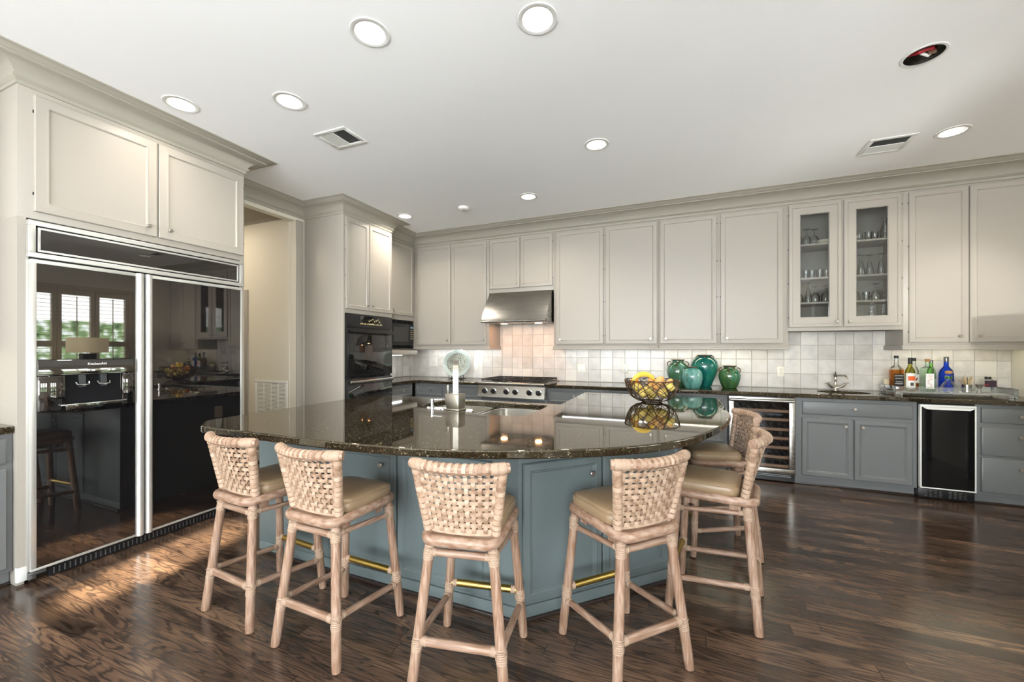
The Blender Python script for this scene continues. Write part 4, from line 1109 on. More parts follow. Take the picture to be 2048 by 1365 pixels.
    for i in range(NV):
        s = -1 + 2 * (i + .8) / (NV + .6); pts, wv, nv = [], [], []
        M = NH * 4
        for k in range(M + 1):
            v = .0 + .93 * k / M; ph = math.cos(math.pi * (v / .93 * NH - .5 + i)); pts.append(P(s, v, .0032 * ph)); wv.append(Vector((.0080, 0, 0))); nv.append(Vector((0, -1, .1)))
        c = P(s, 1.04) + Vector((0, 0, .003))
        for k in range(12):
            a = R(195 - 28 * k); rd = Vector((0, math.cos(a), math.sin(a))); pts.append(c + rd * .0228); wv.append(Vector((.0076, 0, 0))); nv.append(rd)
        ribbon(pts, wv, nv)
    for j in range(NH):
        v = .93 * (j + .5) / NH; M = NV * 4; pts, wv, nv = [], [], []
        for k in range(M + 1):
            s = -1 + 2 * k / M; ph = -math.cos(math.pi * ((s + 1) / 2 * (NV + .6) - .8 + j)); pts.append(P(s, v, .0032 * ph)); wv.append(Vector((0, -.0007, .0078))); nv.append((P(s, v, .01) - P(s, v)).normalized())
        ribbon(pts, wv, nv)
    pts = [P(-1 + k / 12, .0, .0) for k in range(25)]; ribbon(pts, [Vector((0, 0, .008))] * 25, [Vector((0, -1, 0))] * 25)
    obj('woven_back', bm, 'wicker', t, smooth=False)
    return t
STOOLS = [(1.5995, -3.897, -3.9, 'woven rattan bar stool at the far left, nearest the refrigerator'),
          (2.16, -3.926, -1.5, 'woven rattan bar stool second from the left along the island front'),
          (2.842, -3.865, 11.2, 'woven rattan bar stool at the island corner, its back squarely facing the viewer'),
          (3.430, -3.541, 46.3, 'woven rattan bar stool turned to the left at the angled face of the island'),
          (3.846, -2.988, 80.3, 'woven rattan bar stool on the right side seen from its side, the nearer of two'),
          (3.904, -2.300, 103, 'woven rattan bar stool farthest back on the right, standing in front of the wine cooler')]
st0 = make_stool(STOOLS[0][3]); st0.location = (STOOLS[0][0], STOOLS[0][1], 0); st0.rotation_euler = (0, 0, R(STOOLS[0][2]))
for x, y, a, lab in STOOLS[1:]: dup(st0, (x, y, 0), a, lab)

# ------------------------------------------------------------------ fruit bowl and fruit
BC = (3.455, -1.87)
def fruit_bowl():
    t = thing('wire_fruit_bowl', 'bronze wire bowl of fruit standing on the island arm', 'fruit bowl', (BC[0], BC[1], ZC)); rn = random.Random(5)
    def S(ang, v):               # v 0 at base, 1 at rim
        prof = [(.0, .076, .010), (.2, .122, .020), (.42, .166, .050), (.65, .193, .095), (.85, .208, .142), (1., .217, .180)]
        for (a, r0, z0), (b, r1, z1) in zip(prof, prof[1:]):
            if v <= b: f = (v - a) / (b - a); r, z = r0 + (r1 - r0) * f, z0 + (z1 - z0) * f; break
        return Vector((r * math.cos(ang), r * math.sin(ang), z))
    bm = NB()
    for q in range(2): tube(bm, [S(R(6 * k), 1) + Vector((0, 0, .003 * math.sin(k * .7 + q * 2) + .004 * q)) for k in range(60)], .0032, 6, True)
    obj('rim', bm, 'bronze_wire', t)
    bm = NB()
    for q in range(3): tube(bm, [Vector(((.078 + .004 * q) * math.cos(R(9 * k)), (.078 + .004 * q) * math.sin(R(9 * k)), .004 + .004 * q)) for k in range(40)], .0032, 6, True)
    obj('base_ring', bm, 'bronze_wire', t)
    bm = NB()
    for i in range(34):
        a0 = rn.uniform(0, 2 * math.pi); sw = rn.choice((-1, 1)) * rn.uniform(.3, 2.4); lo = rn.choice((0, 0, .1, .25, .4)); pts = []
        both = rn.random() < .6
        for k in range(19):
            f = k / 18; v = abs(2 * f - 1) if both else 1 - f
            pts.append(S(a0 + sw * f, lo + (1 - lo) * (v ** 1.0)) * (1 + rn.uniform(-.004, .004)))
        tube(bm, pts, rn.uniform(.0026, .0036), 6)
    obj('wire_tangle', bm, 'bronze_wire', t)
fruit_bowl()
def banana(name, label, loc, rot, mat='banana', L=.20, bend=105, r=.019, stem=True):
    bm = NB(); rad = L / R(bend); pts, rr = [], []
    for k in range(17):
        a = R(-bend / 2 + bend * k / 16); pts.append((rad * math.sin(a), 0, rad * math.cos(a) - rad)); f = k / 16
        rr.append(r * max(.28, math.sin(math.pi * (.07 + .86 * f)) ** .55))
    tube(bm, pts, rr, 8)
    o = obj(name, bm, mat); o.location = loc; o.rotation_euler = rot; tag(o, label, 'fruit', 'fruit in the wire bowl')
    bm = NB(); e = Vector(pts[-1]); d = (e - Vector(pts[-2])).normalized(); tube(bm, [e - d * .001, e + d * .018], [.005, .004], 6); obj('stem', bm, 'stem_brown', o)
    return o
Z0 = ZC
banana('banana', 'bright yellow banana arching over the left of the fruit bowl', (BC[0] - .072, BC[1] - .055, Z0 + .232), (0, R(-8), R(22)), L=.23, bend=135, r=.021)
banana('banana', 'yellow banana lying just behind the frontmost arched banana', (BC[0] - .075, BC[1] - .012, Z0 + .228), (0, R(-12), R(28)), L=.22, bend=130, r=.020)
def roundfruit(name, label, loc, r, mat, sz=1., rot=(0, 0, 0), point=0.):
    bm = NB(); prof = []
    for k in range(13):
        a = math.pi * k / 12; z = -math.cos(a) * r * sz; q = math.sin(a) * r
        if point: z += point * r * (abs(math.cos(a)) ** 9) * (1 if k > 6 else -1)
        prof.append((q, z))
    lathe(bm, prof, n=20); o = obj(name, bm, mat); o.location = loc; o.rotation_euler = rot; return tag(o, label, 'fruit', 'fruit in the wire bowl')
roundfruit('orange', 'orange at the left rim of the fruit bowl', (BC[0] - .140, BC[1] + .03, Z0 + .158), .038, 'orange_peel')
for q, (dx, dy, dz, ry, lab, L) in enumerate(((-.006, .02, .168, 8, 'long orange tan fruit standing upright in the middle of the bowl', .075), (.050, -.040, .160, 22, 'long golden fruit leaning right, beside the middle of the bowl', .08), (.066, .050, .16, 18, 'golden fruit behind the one leaning right in the bowl', .07), (.126, -.005, .145, 30, 'pale golden fruit against the right rim of the bowl', .075))):
    roundfruit('mango', lab, (BC[0] + dx, BC[1] + dy, Z0 + dz), .031, 'mango', L / .031 * .8, (R(8), R(ry), 0))
for dx, dy, dz, lab in ((-.06, -.07, .075, 'lemon at the lower left of the fruit bowl seen through the wires'), (.015, -.085, .075, 'lemon at the lower front of the fruit bowl seen through the wires'), (.088, -.06, .080, 'lemon at the lower right of the fruit bowl seen through the wires'),
                        (-.09, .01, .085, 'lemon low at the left side of the bowl behind the front one'), (-.01, .0, .055, 'lemon at the very bottom centre of the bowl'), (.06, .03, .08, 'lemon at the back right of the bowl'), (-.03, .085, .085, 'lemon at the back of the bowl'), (-.117, -.045, .125, 'lemon against the left wires of the bowl above the lowest fruit'), (.137, -.082, .132, 'lemon against the right front wires of the bowl'), (-.02, -.115, .12, 'lemon against the front wires of the bowl below the banana')):
    roundfruit('lemon', lab, (BC[0] + dx, BC[1] + dy, Z0 + dz), .034, 'lemon', 1.15, (R(90), 0, R(40 * dx * 20)), .2)

# ------------------------------------------------------------------ glazed jars on the back counter
def jar(label, x, y, prof, mat, handles, hr=.024, hz=0., hrad=0., rim=True, hth=.0055):
    t = thing('glazed_jar', label, 'jar', (x, y, ZC + .0005), 0, 'glazed green jars on the back counter')
    bm = NB(); lathe(bm, prof + [(prof[-1][0] - .008, prof[-1][1]), (prof[-1][0] - .010, prof[-1][1] - .03)], n=40); obj('jar_body', bm, mat, t)
    if rim:
        bm = NB(); r, z = prof[-1]; lathe(bm, [(r - .006, z + .0005), (r + .004, z + .0005), (r + .012, z + .006), (r + .013, z + .011), (r - .006, z + .012)], n=40); obj('rim', bm, 'clay_rim', t)
    for a in handles:
        bm = NB(); a = R(a); d = Vector((math.cos(a), math.sin(a), 0)); pts = []
        for k in range(11):
            q = R(-70 + 190 * k / 10); pts.append(d * (hrad + hr * .9 * math.cos(q)) + Vector((0, 0, hz + hr * math.sin(q))))
        tube(bm, pts, hth, 8); obj('handle', bm, 'clay_rim', t)
    return t
jar('rounded blue green jar with small loop handles at the left rear of the jar cluster', 3.65, -.150,
    [(.062, 0), (.068, .004), (.10, .06), (.122, .13), (.125, .18), (.115, .225), (.09, .262), (.066, .278), (.062, .285), (.064, .300)], 'glaze_green_blue', (175, -12, 265), .030, .258, .092)
jar('small pale celadon jar without handles, with carved characters, frontmost of the jar cluster', 3.80, -.420,
    [(.075, 0), (.08, .004), (.098, .05), (.109, .10), (.110, .14), (.10, .185), (.075, .21), (.05, .22), (.046, .224), (.048, .228)], 'glaze_celadon', ())
for o in list(bpy.data.objects):
    if o.name.startswith('glazed_jar') and abs(o.location.y + .42) < .001:
        bm = NB()
        for k in range(4):
            zz = .085 + k * .022; rr = .1095; ca = R(238); w = .20
            for (aa, z_) in ((ca - w + .1, zz), ):
                tube(bm, [(rr * math.cos(aa + w * f), rr * math.sin(aa + w * f), z_) for f in (0, .25, .5, .75, 1)], .0022, 6)
        for aa in (R(236), R(244)): tube(bm, [((.108 - .25 * max(0, z - .15)) * math.cos(aa), (.108 - .25 * max(0, z - .15)) * math.sin(aa), z) for z in (.07, .09, .11, .13, .15, .165)], .002, 6)
        tube(bm, [(.1085 * math.cos(R(262) + .16 * math.cos(R(q))), .1085 * math.sin(R(262) + .16 * math.cos(R(q))), .115 + .035 * math.sin(R(q))) for q in range(-120, 121, 20)], .002, 6)
        obj('carved_characters', bm, 'stem_brown', o)
jar('tall dark teal jar with four small lugs, tallest of the jar cluster', 3.94, -.168,
    [(.066, 0), (.070, .004), (.088, .05), (.122, .13), (.143, .20), (.147, .245), (.135, .292), (.105, .328), (.074, .343), (.066, .350), (.071, .358)], 'glaze_teal', (270, 180, 0, 90), .018, .335, .078)
jar('mossy green jar with loop handles, rightmost of the jar cluster', 4.19, -.250,
    [(.066, 0), (.072, .004), (.095, .05), (.110, .10), (.113, .145), (.10, .19), (.076, .212), (.058, .22), (.056, .226), (.058, .238)], 'glaze_moss', (0, 180, 262), .026, .200, .084)

# plate on easel
t = thing('glass_plate', 'round etched glass plate standing upright against the backsplash on the left', 'plate', (.645, -.235, ZC + .232)); t.rotation_euler = (R(-14), 0, R(12))
bm = NB(); lathe(bm, [(.001, 0), (.15, .0), (.205, .012), (.209, .016), (.205, .019), (.15, .007), (.001, .007)], n=56, axis='-y'); obj('dish', bm, 'plate_rim', t)
bm = NB(); lathe(bm, [(.001, .0072), (.150, .0072), (.155, .0092), (.150, .0098), (.001, .0098)], n=48, axis='-y'); obj('etched_centre', bm, 'etched_plate', t)
t = thing('plate_stand', 'black wire easel holding the round glass plate', 'plate stand', (.645, -.265, ZC + .0005), 12)
bm = NB()
for s in (-1, 1): tube(bm, [(s * .10, .14, .005), (s * .095, .03, .005), (s * .09, -.05, .005), (s * .09, -.068, .02), (s * .09, -.06, .05), (s * .093, -.048, .055)], .0045, 8)
tube(bm, [(-.095, .03, .005), (.095, .03, .005)], .0045, 8); obj('feet', bm, 'black_iron', t)
bm = NB(); tube(bm, [(-.095, .05, .006), (-.05, .13, .2), (.05, .13, .2), (.095, .05, .006)], .0045, 8); obj('back_frame', bm, 'black_iron', t)

# ------------------------------------------------------------------ bar tray and bottles
TZ = ZC + .030
t = thing('acrylic_tray', 'clear acrylic tray carrying the liquor bottles at the right of the back counter', 'tray', (6.005, -.245, ZC))
bx('tray_base', 'acrylic_base_sheen', t, -.42, -.175, .022, .42, .175, .029, .002)
bm = NB(); box(bm, -.42, -.175, .0295, .42, -.169, .085, .002); box(bm, -.42, .169, .0295, .42, .175, .085, .002); box(bm, -.42, -.169, .0295, -.414, .169, .085, .002); box(bm, .414, -.169, .0295, .42, .169, .085, .002); obj('tray_sides', bm, 'acrylic', t)
for sx in (-1, 1):
    for sy in (-1, 1): bx('foot', 'acrylic', t, sx * .39 - .025, sy * .15 - .02, .0005, sx * .39 + .025, sy * .15 + .02, .0215, .002)
for sx in (-1, 1):
    bm = NB(); box(bm, sx * .4205, -.06, .055, sx * .455, .06, .085, .004); obj('handle', bm, 'acrylic', t)
GB = 'liquor bottles on the acrylic tray'
def bottle(label, x, y, prof, glass, cap, sq=0., liquid=None, extra=None, deg=0, name='liquor_bottle'):
    t = thing(name, label, 'bottle', (x, y, TZ), deg, GB)
    def solid(pr, grow=0.):
        bm = NB(); rings = []
        for r, z in pr:
            r = max(.001, r + grow); ring = []
            for k in range(32):
                a = 2 * math.pi * k / 32; c, s = math.cos(a), math.sin(a); e = sq if r > .03 else sq * max(0, (r - .018) / .012)
                f = 1 / (max(abs(c), abs(s)) ** e) if e else 1
                ring.append(Vector((r * c * f, r * s * f * (.8 if sq else 1), z)))
            rings.append(ring)
        ringloft(bm, rings); return bm
    obj('glass', solid(prof), glass, t)
    if liquid:
        m, top = liquid; pr = [(r, z) for r, z in prof if z < top]; pr.append((pr[-1][0], top)); pr[0] = (pr[0][0], .004)
        obj('liquor', solid(pr, -.003), m, t)
    cm, cr, cz0, cz1 = cap
    bm = NB(); lathe(bm, [(cr * .96, cz0), (cr, cz0 + .002), (cr, cz1 - .003), (cr * .9, cz1)], n=20); obj('cap', bm, cm, t)
    if extra: extra(t)
    return t
def lab(t, nm, w, z0, z1, y, mat):
    return bx(nm, mat, t, -w, y - .0012, z0, w, y, z1)
def jd(t):
    for nm in ('label',):
        l = lab(t, nm, .038, .045, .165, -.0418, 'label_black')
    q = (R(90), 0, 0)
    text('lettering', "JACK DANIEL'S", .0125, 'label_white', l, (0, -.0433, .148), q, sx=.8); text('lettering', 'Old No.7', .016, 'label_white', l, (0, -.0433, .121), q)
    text('lettering', 'Tennessee', .013, 'label_white', l, (0, -.0433, .090), q); text('lettering', 'WHISKEY', .0155, 'label_white', l, (0, -.0433, .070), q)
bottle('square whiskey bottle with black label, leftmost bottle on the tray', 5.645, -.270, [(.044, 0), (.048, .004), (.048, .20), (.045, .215), (.032, .232), (.019, .25), (.0165, .30), (.018, .318)], 'clear_glass', ('black_cap', .0175, .3185, .345), sq=.75, liquid=('whiskey', .205), extra=jd, deg=8)
def curved_label(t, nm, r, z0, z1, mat, half=75):
    bm = NB()
    pts = [R(270 - half + 2 * half * k / 16) for k in range(17)]
    ringloft(bm, [[Vector((rr * math.cos(a), rr * math.sin(a), z)) for rr, z in ((r, z0), (r + .0008, z0), (r + .0008, z1), (r, z1))] for a in pts]); return obj(nm, bm, mat, t)
def orange_label(t):
    l = curved_label(t, 'label', .0372, .035, .175, 'label_white'); curved_label(t, 'orange_panel', .0384, .105, .148, 'label_orange', 42); curved_label(t, 'ink_drawing', .0384, .055, .085, 'label_ink', 18)
bottle('olive wine bottle with white label and orange panel, second from left', 5.738, -.300, [(.034, 0), (.037, .004), (.037, .185), (.034, .205), (.019, .235), (.0145, .25), (.0145, .262)], 'olive_glass', ('black_cap', .0155, .2625, .325), extra=orange_label)
def pepper(t):
    lab(t, 'label', .026, .075, .16, -.0367, 'label_white'); bm = NB(); tube(bm, [(-.014, -.039, .10), (-.004, -.039, .104), (.006, -.039, .114), (.012, -.039, .13)], [.006, .008, .006, .002], 8); obj('pepper_emblem', bm, 'label_red', t)
bottle('clear bottle of amber liquor with black cap, behind the orange label bottle', 5.818, -.175, [(.034, 0), (.036, .004), (.036, .19), (.03, .215), (.015, .245), (.014, .29)], 'clear_glass', ('black_cap', .0165, .2905, .322), liquid=('whiskey', .085), extra=pepper)
def gin(t):
    l = lab(t, 'label', .030, .03, .175, -.0407, 'label_white'); bm = NB(); [box(bm, -.010 + .007 * q, -.0422, .148, -.005 + .007 * q, -.0408, .158) for q in range(4)]; [box(bm, -.010 + .006 * q, -.0422, .138, -.006 + .006 * q, -.0408, .144) for q in range(4)]; obj('red_print', bm, 'label_pink', l)
    bm = NB(); tube(bm, [(.016, -.0425, .125), (-.004, -.0425, .118), (-.016, -.0425, .10), (-.004, -.0425, .08), (.014, -.0425, .066), (.012, -.0425, .05), (-.008, -.0425, .04)], .003, 6); obj('ribbon_emblem', bm, 'label_pink', l)
bottle('clear square gin bottle with cork stopper and pale label, in the middle of the tray', 5.867, -.300, [(.045, 0), (.048, .004), (.048, .21), (.044, .225), (.022, .24), (.017, .25), (.017, .285)], 'green_tint_glass', ('cork', .019, .2855, .315), sq=.75, extra=gin, deg=0)
bottle('slim green bottle with grey cap standing behind the clear gin bottle', 5.952, -.165, [(.032, 0), (.034, .004), (.034, .17), (.028, .20), (.015, .235), (.013, .27)], 'green_bottle_glass', ('grey_cap', .0145, .2705, .30), extra=lambda t: curved_label(t, 'label', .0343, .05, .12, 'label_white') and None)
bottle('tall cobalt blue bottle with grey cap on the tray', 6.049, -.195, [(.048, 0), (.052, .004), (.054, .10), (.052, .17), (.044, .205), (.026, .232), (.018, .245), (.017, .285)], 'blue_glass', ('grey_cap', .0185, .2855, .335))
def patron(t):
    bm = NB(); lathe(bm, [(.02, 0), (.0265, .008), (.026, .020), (.015, .030), (.001, .032)], (0, 0, .176), 20); obj('cork_stopper', bm, 'cork', t)
bottle('squat clear tequila bottle with round cork, in front of the blue bottle', 5.998, -.345, [(.056, 0), (.062, .006), (.062, .03), (.055, .06), (.036, .095), (.021, .112), (.019, .12), (.019, .150), (.024, .153), (.024, .16)], 'clear_glass', ('green_bottle_glass', .0255, .130, .1525), extra=patron)
# small bar tools
t = thing('pick_holder', 'small steel cup of cocktail picks right of the blue bottle', 'cup', (6.164, -.26, TZ))
bm = NB(); lathe(bm, [(.030, 0), (.033, .003), (.034, .075), (.0325, .075), (.031, .006), (.001, .005)], n=28); obj('cup_body', bm, 'steel', t)
rn = random.Random(9); pk0 = None; bm1, bm2 = NB(), NB()
for k in range(46):
    a = rn.uniform(0, 2 * math.pi); r1 = rn.uniform(.03, .105); L = rn.uniform(.125, .165)
    b = Vector((.018 * math.cos(a + 2.6), .018 * math.sin(a + 2.6), .008)); e = Vector((r1 * math.cos(a), r1 * math.sin(a) * .8, 0)); e.z = math.sqrt(max(.004, L * L - r1 * r1)) + .008
    m = b + (e - b) * .5; q = b + (e - b) * ((.07) / max(.02, e.z)); 
    if Vector((q.x, q.y)).length > .028: e = Vector((e.x * .45, e.y * .45, e.z + .005))
    tube(bm2 if k % 4 == 0 else bm1, [b, e], .0013, 5)
sk = obj('cocktail_sticks', bm1, 'pick_wood', loc=(6.164, -.26, TZ)); sk['kind'] = 'stuff'; tag(sk, 'fan of pale cocktail picks standing in the small steel cup', 'cocktail picks')
sk = obj('cocktail_sticks', bm2, 'pick_dark', loc=(6.164, -.26, TZ)); sk['kind'] = 'stuff'; tag(sk, 'few dark cocktail picks among pale ones in the steel cup', 'cocktail picks')
t = thing('jigger', 'small steel jigger with red handle between pick cup and purple label jar', 'jigger', (6.238, -.285, TZ))
bm = NB(); lathe(bm, [(.024, 0), (.010, .035), (.010, .04), (.028, .08), (.026, .08), (.008, .042), (.001, .04)], n=24); obj('cups', bm, 'steel', t)
bm = NB(); tube(bm, [(.01, .0, .073), (.075, .03, .077)], .0045, 8); obj('grip', bm, 'label_red', t)
t = thing('small_jar', 'small square clear jar with purple label at the right end of the tray', 'jar', (6.34, -.20, TZ))
bx('glass', 'clear_glass', t, -.040, -.035, .0, .040, .035, .125, .006); bx('label', 'purple_card', t, -.0405, -.0365, .055, .0405, -.0352, .115)
bm = NB(); lathe(bm, [(.02, 0), (.022, .002), (.022, .022), (.018, .024)], (0, 0, .1255), 20); obj('lid', bm, 'black_cap', t)
bm = NB(); lathe(bm, [(.034, 0), (.036, .003), (.043, .10), (.041, .10), (.035, .008), (.001, .007)], n=28); tag(obj('cream_cup', bm, 'cream_cup', loc=(5.640, -.125, TZ)), 'cream cup behind the whiskey bottle at the left end of the tray', 'cup')

# ------------------------------------------------------------------ glassware behind the cabinet doors
def glasses():
    Y = -.235
    kinds = {'tumbler': [(.026, 0), (.028, .003), (.032, .088), (.030, .088), (.026, .01), (.001, .009)],
             'flute': [(.030, 0), (.032, .0), (.034, .02), (.026, .085), (.014, .14), (.006, .155), (.005, .20), (.012, .206), (.034, .210), (.001, .212)],
             'goblet': [(.036, 0), (.041, .03), (.040, .07), (.022, .10), (.006, .112), (.005, .165), (.034, .172), (.001, .174)],
             'carafe': [(.035, 0), (.04, .01), (.04, .09), (.018, .16), (.014, .19), (.020, .21), (.018, .21)],
             'bowl': [(.03, 0), (.034, .004), (.055, .045), (.06, .06), (.056, .06), (.03, .012), (.001, .01)]}
    row = [('top shelf behind the left glass door', 2.4485, [('carafe', 4.835), ('goblet', 4.91), ('goblet', 4.985)]),
           ('middle shelf behind the left glass door', 2.0985, [('tumbler', 4.835), ('tumbler', 4.905), ('tumbler', 4.965), ('tumbler', 5.025), ('tumbler', 5.09)]),
           ('lower shelf behind the left glass door', 1.8425, [('goblet', 4.85), ('flute', 4.925), ('goblet', 4.995), ('goblet', 5.075)]),
           ('top shelf behind the right glass door', 2.4485, [('tumbler', 5.365), ('tumbler', 5.43), ('tumbler', 5.49), ('carafe', 5.56)]),
           ('middle shelf behind the right glass door', 2.0985, [('flute', 5.30), ('flute', 5.37), ('flute', 5.45), ('flute', 5.53)]),
           ('lower shelf behind the right glass door', 1.8425, [('goblet', 5.33), ('tumbler', 5.41), ('goblet', 5.50)])]
    nm = {'tumbler': 'straight clear tumbler', 'flute': 'upturned champagne flute', 'goblet': 'upturned wine goblet', 'carafe': 'clear glass carafe'}
    ords = ['first', 'second', 'third', 'fourth', 'fifth']
    protos = {}
    for where, z, items in row:
        for i, (k, x) in enumerate(items):
            lb = '%s, %s from left on the %s' % (nm[k], ords[i], where)
            if k in protos:
                o = protos[k].copy(); COL.objects.link(o)
            else:
                bm = NB(); lathe(bm, kinds[k], n=24); o = obj({'tumbler': 'tumbler', 'flute': 'champagne_flute', 'goblet': 'wine_goblet', 'carafe': 'carafe'}[k], bm, 'glassware'); protos[k] = o
            o.location = (x, Y - .03 * (i % 2), z); tag(o, lb, 'glass', 'glassware behind the cabinet doors')
    for i in range(4):
        bm = NB(); lathe(bm, [(.05, 0), (.062, .004), (.072, .010), (.070, .012), (.05, .006), (.001, .006)], n=28)
        tag(obj('saucer', bm, 'cream_plastic', loc=(5.075, Y, 2.4485 + .0125 * i)), 'cream saucer stacked on the top shelf behind the left door, %s from the bottom' % ords[i], 'saucer', 'stack of cream saucers')
    bm = NB(); lathe(bm, kinds['bowl'], n=28); tag(obj('small_bowl', bm, 'cream_plastic', loc=(5.298, Y, 2.4485)), 'small cream bowl at the left of the top shelf behind the right glass door', 'bowl')
glasses()

# ------------------------------------------------------------------ outlets and switches
def outlet(label, loc, deg, kind='outlet', w=.036):
    t = thing('wall_switch' if kind == 'switch' else 'wall_outlet', label, 'switch' if kind == 'switch' else 'outlet', loc, deg)
    bx('cover_plate', 'cream_plastic', t, -w, -.006, -.058, w, 0, .058, .002)
    if kind == 'switch':
        for s in (-1, 1): bx('rocker', 'white_plastic', t, s * .023 - .016, -.010, -.034, s * .023 + .016, -.0062, .034, .002)
    elif kind == 'gfci':
        r = bx('receptacle', 'white_plastic', t, -.017, -.009, -.034, .017, -.0062, .034, .002)
        bm = NB()
        for z in (-.02, .02): box(bm, -.007, -.0098, z - .006, -.005, -.0092, z + .006); box(bm, .005, -.0098, z - .006, .007, -.0092, z + .006)
        box(bm, -.006, -.0102, -.006, .006, -.0092, -.002); obj('slots', bm, 'dark_slot', r)
    else:
        for z in (-.022, .022):
            r = bx('receptacle', 'cream_plastic', t, -.015, -.009, z - .014, .015, -.0062, z + .014, .003)
            bm = NB(); box(bm, -.007, -.0098, z - .002, -.005, -.0092, z + .008); box(bm, .005, -.0098, z - .002, .007, -.0092, z + .008); box(bm, -.002, -.0098, z - .010, .002, -.0092, z - .006); obj('slots', bm, 'dark_slot', r)
    return t
TY = -.0155
outlet('white outlet on the backsplash between the round plate and the range', (.839, TY, 1.090), 0, 'gfci')
outlet('wide white two-rocker switch on the backsplash right of the range', (2.443, TY, 1.094), 0, 'switch', .058)
outlet('white outlet on the backsplash above the left of the fruit bowl', (3.014, TY, 1.098), 0, 'gfci')
outlet('cream outlet on the backsplash between the green jars and bar faucet', (4.726, TY, 1.100), 0)
outlet('cream outlet on the right end wall beyond the bottles', (XW - .0005, -.36, 1.12), -90)
outlet('outlet on the end of the island facing the refrigerator', (1.0795, -2.78, .72), -90)

# ------------------------------------------------------------------ ceiling fittings
CL = [('largest recessed ceiling light left of centre at the top of the picture', 0), ('recessed ceiling light at top centre', 1), ('recessed ceiling light above the refrigerator, nearest the left crown moulding', 2), ('recessed ceiling light just right of the one above the refrigerator', 3),
      ('recessed ceiling light over the middle of the room', 4), ('recessed ceiling light at far right beside the air vent', 5), ('small recessed ceiling light in front of the range hood', 6), ('recessed ceiling light above the oven cabinet, farthest left at the back', 7)]
dl0 = None
for lb, i in CL:
    x, y = LIGHTS[i]
    if dl0 is None:
        t = dl0 = thing('recessed_light', lb, 'ceiling light', (x, y, H), 0, 'recessed ceiling lights')
        bm = NB(); lathe(bm, [(.078, -.0005), (.101, -.0005), (.099, -.005), (.080, -.006), (.077, -.004)], n=48, cap=False); obj('trim_ring', bm, 'white_metal', t)
        bm = NB(); lathe(bm, [(.0775, -.005), (.075, .006), (.0735, .007), (.068, .04), (.062, .078), (.001, .079)], n=48, cap=False); obj('baffle', bm, 'white_metal', t)
        bm = NB(); lathe(bm, [(.001, .068), (.054, .068), (.060, .072), (.060, .0775), (.001, .0775)], n=48); obj('lens', bm, 'can_lens', t)
    else: dup(dl0, (x, y, H), 0, lb)
    l = bpy.data.lights.new('downlight', 'AREA'); l.shape = 'DISK'; l.size = .10; l.energy = 7.5 * (.7, 1, .55, .9, 1, 1, 1.4, 1.5)[i]; l.color = (1, .91, .78); l.spread = R(140)
    o = bpy.data.objects.new('downlight', l); COL.objects.link(o); o.location = (x, y, H + .012)
def vent(label, v, dark_hi, axis):
    x0, y0, x1, y1 = v; t = thing('air_vent', label, 'vent', ((x0 + x1) / 2, (y0 + y1) / 2, H)); hx, hy = (x1 - x0) / 2, (y1 - y0) / 2
    bm = NB(); e = .032
    box(bm, -hx, -hy, -.008, hx, -hy + e, -.0005, .002); box(bm, -hx, hy - e, -.008, hx, hy, -.0005, .002); box(bm, -hx, -hy + e, -.008, -hx + e, hy - e, -.0005, .002); box(bm, hx - e, -hy + e, -.008, hx, hy - e, -.0005, .002)
    obj('frame', bm, 'white_metal', t)
    bm = NB(); box(bm, -hx + e - .004, -hy + e - .004, .03, hx - e + .004, hy - e + .004, .05); obj('duct', bm, 'dark_slot', t)
    # one half closed slanted louvres, the other half an open dark grid
    def put(bm, a0, b0, c0, a1, b1, c1):
        if axis == 'x': box(bm, a0, b0, c0, a1, b1, c1)
        else: box(bm, b0, a0, c0, b1, a1, c1)
    ha, hb = (hx - e, hy - e) if axis == 'x' else (hy - e, hx - e)
    lo, hi = (-ha, 0) if dark_hi else (0, ha)
    bm = NB(); n = 9
    for k in range(n):
        a = lo + (hi - lo) * k / n; put(bm, a + .0015, -hb, -.006, a + (hi - lo) / n - .0008, hb, -.002)
    put(bm, -.004, -hb, -.007, .004, hb, .004)
    obj('louvres', bm, 'white_metal', t, smooth=False)
    bm = NB(); lo, hi = (0, ha) if dark_hi else (-ha, 0)
    for k in range(1, 8): a = lo + (hi - lo) * k / 8; put(bm, a - .0013, -hb, -.003, a + .0013, hb, .004)
    for k in range(1, 16): b = -hb + 2 * hb * k / 16; put(bm, lo, b - .001, -.001, hi, b + .001, .002)
    obj('grid', bm, 'grey_cap', t, smooth=False)
vent('white ceiling air vent above the refrigerator side of the island', VENTS[0], True, 'x')
vent('white ceiling air vent at the right near the crown moulding', VENTS[1], False, 'y')
t = thing('smoke_detector', 'small round white smoke detector on the ceiling near the back', 'smoke detector', (1.324, -1.251, H))
bm = NB(); lathe(bm, [(.062, -.0005), (.064, -.012), (.058, -.026), (.04, -.034), (.001, -.035)], n=36); obj('housing', bm, 'white_plastic', t)
bm = NB(); lathe(bm, [(.012, -.0352), (.012, -.038), (.001, -.0385)], n=16); obj('sensor', bm, 'grey_cap', t)
t = thing('open_junction_box', 'open round hole in the ceiling with red and white wires', 'junction box', (HOLE[0], HOLE[1], H))
bm = NB(); lathe(bm, [(.087, .0), (.087, .085), (.001, .086)], n=36, cap=False); obj('housing', bm, 'steel', t)
bm = NB(); lathe(bm, [(.086, -.0005), (.100, -.0005), (.099, -.004), (.086, -.004)], n=36, cap=False); obj('ring', bm, 'white_metal', t)
bm = NB(); tube(bm, [(-.07, .02, .03), (-.03, -.02, .012), (.02, -.03, .02), (.04, .01, .03)], .013, 8); obj('wire', bm, 'red_wire', t)
bm = NB(); tube(bm, [(-.06, -.03, .05), (-.01, .0, .01), (.03, .03, .008), (.06, .02, .04)], .008, 8); obj('wire', bm, 'white_plastic', t)
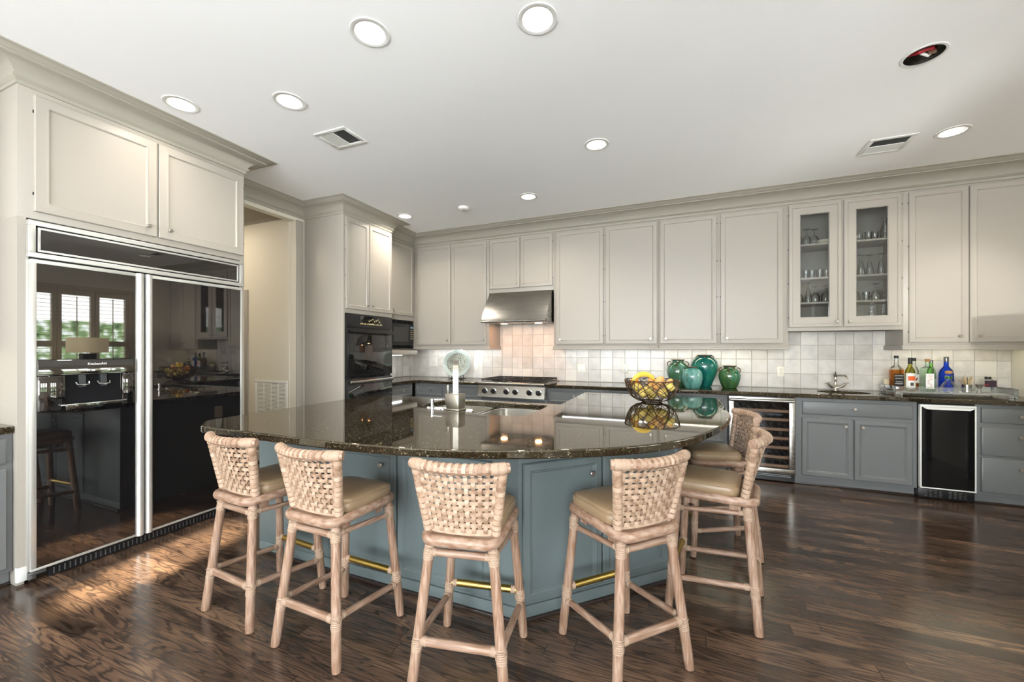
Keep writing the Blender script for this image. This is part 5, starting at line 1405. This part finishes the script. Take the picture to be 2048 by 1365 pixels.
bm = NB()
for k in range(4): tube(bm, [(.0 + k * .012, -.03 + k * .01, .05), (.03 + k * .01, .01, .005), (.055, .03 - k * .012, .04)], .005, 7)
obj('wire', bm, 'copper_wire', t)

# hall return air grille
def grille():
    x0, x1, z0, z1 = -1.072, -.52, .165, .985; t = thing('return_air_grille', 'white louvred return air grille on the hall wall beyond the island', 'grille', (x0, -2.0905, 0)); w = x1 - x0
    bx('backing', 'dark_slot', t, .02, -.003, z0 + .02, w - .02, 0, z1 - .02)
    bm = NB(); e = .034
    box(bm, 0, -.012, z0, w, 0, z0 + e, .003); box(bm, 0, -.012, z1 - e, w, 0, z1, .003); box(bm, 0, -.012, z0 + e, e, 0, z1 - e, .003); box(bm, w - e, -.012, z0 + e, w, 0, z1 - e, .003)
    for k in (1, 2, 3): x = e + k * (w - 2 * e) / 4; box(bm, x - .008, -.0105, z0 + e, x + .008, -.0032, z1 - e)
    obj('frame', bm, 'white_metal', t)
    bm = NB(); n = 48
    for k in range(n):
        z = z0 + e + (k + .5) * (z1 - z0 - 2 * e) / n
        ringloft(bm, [[Vector((xx, y, z + dz)) for y, dz in ((-.0095, -.006), (-.0085, -.006), (-.0035, .005), (-.0045, .005))] for xx in (e, w - e)])
    obj('louvres', bm, 'white_metal', t, smooth=False)
grille()

# table lamp on a console under the right hand windows, mirrored in the refrigerator door
t = thing('console_table', 'dark wooden console under the right hand windows', 'table', (6.23, -1.93, 0))
bx('table_top', 'shoe_mould', t, -.26, -.42, .74, .26, .42, .78, .004)
for sx in (-1, 1):
    for sy in (-1, 1): bx('leg', 'shoe_mould', t, sx * .23 - .025, sy * .39 - .025, 0, sx * .23 + .025, sy * .39 + .025, .7395, .003)
t = thing('table_lamp', 'table lamp with wide drum shade and square dark base on the console', 'lamp', (6.12, -1.82, .7805))
bx('base', 'black_enamel', t, -.10, -.10, 0, .10, .10, .02, .004); bx('body', 'black_iron', t, -.085, -.085, .0205, .085, .085, .50, .01)
bm = NB(); lathe(bm, [(.255, .512), (.255, .765), (.251, .765), (.251, .512), (.255, .512)], n=48, cap=False); obj('lamp_shade', bm, 'shade_fabric', t)
bm = NB(); tube(bm, [(0, 0, .50), (0, 0, .78)], .006, 8); tube(bm, [(-.25, 0, .74), (.25, 0, .74)], .003, 6); obj('stem', bm, 'nickel', t)
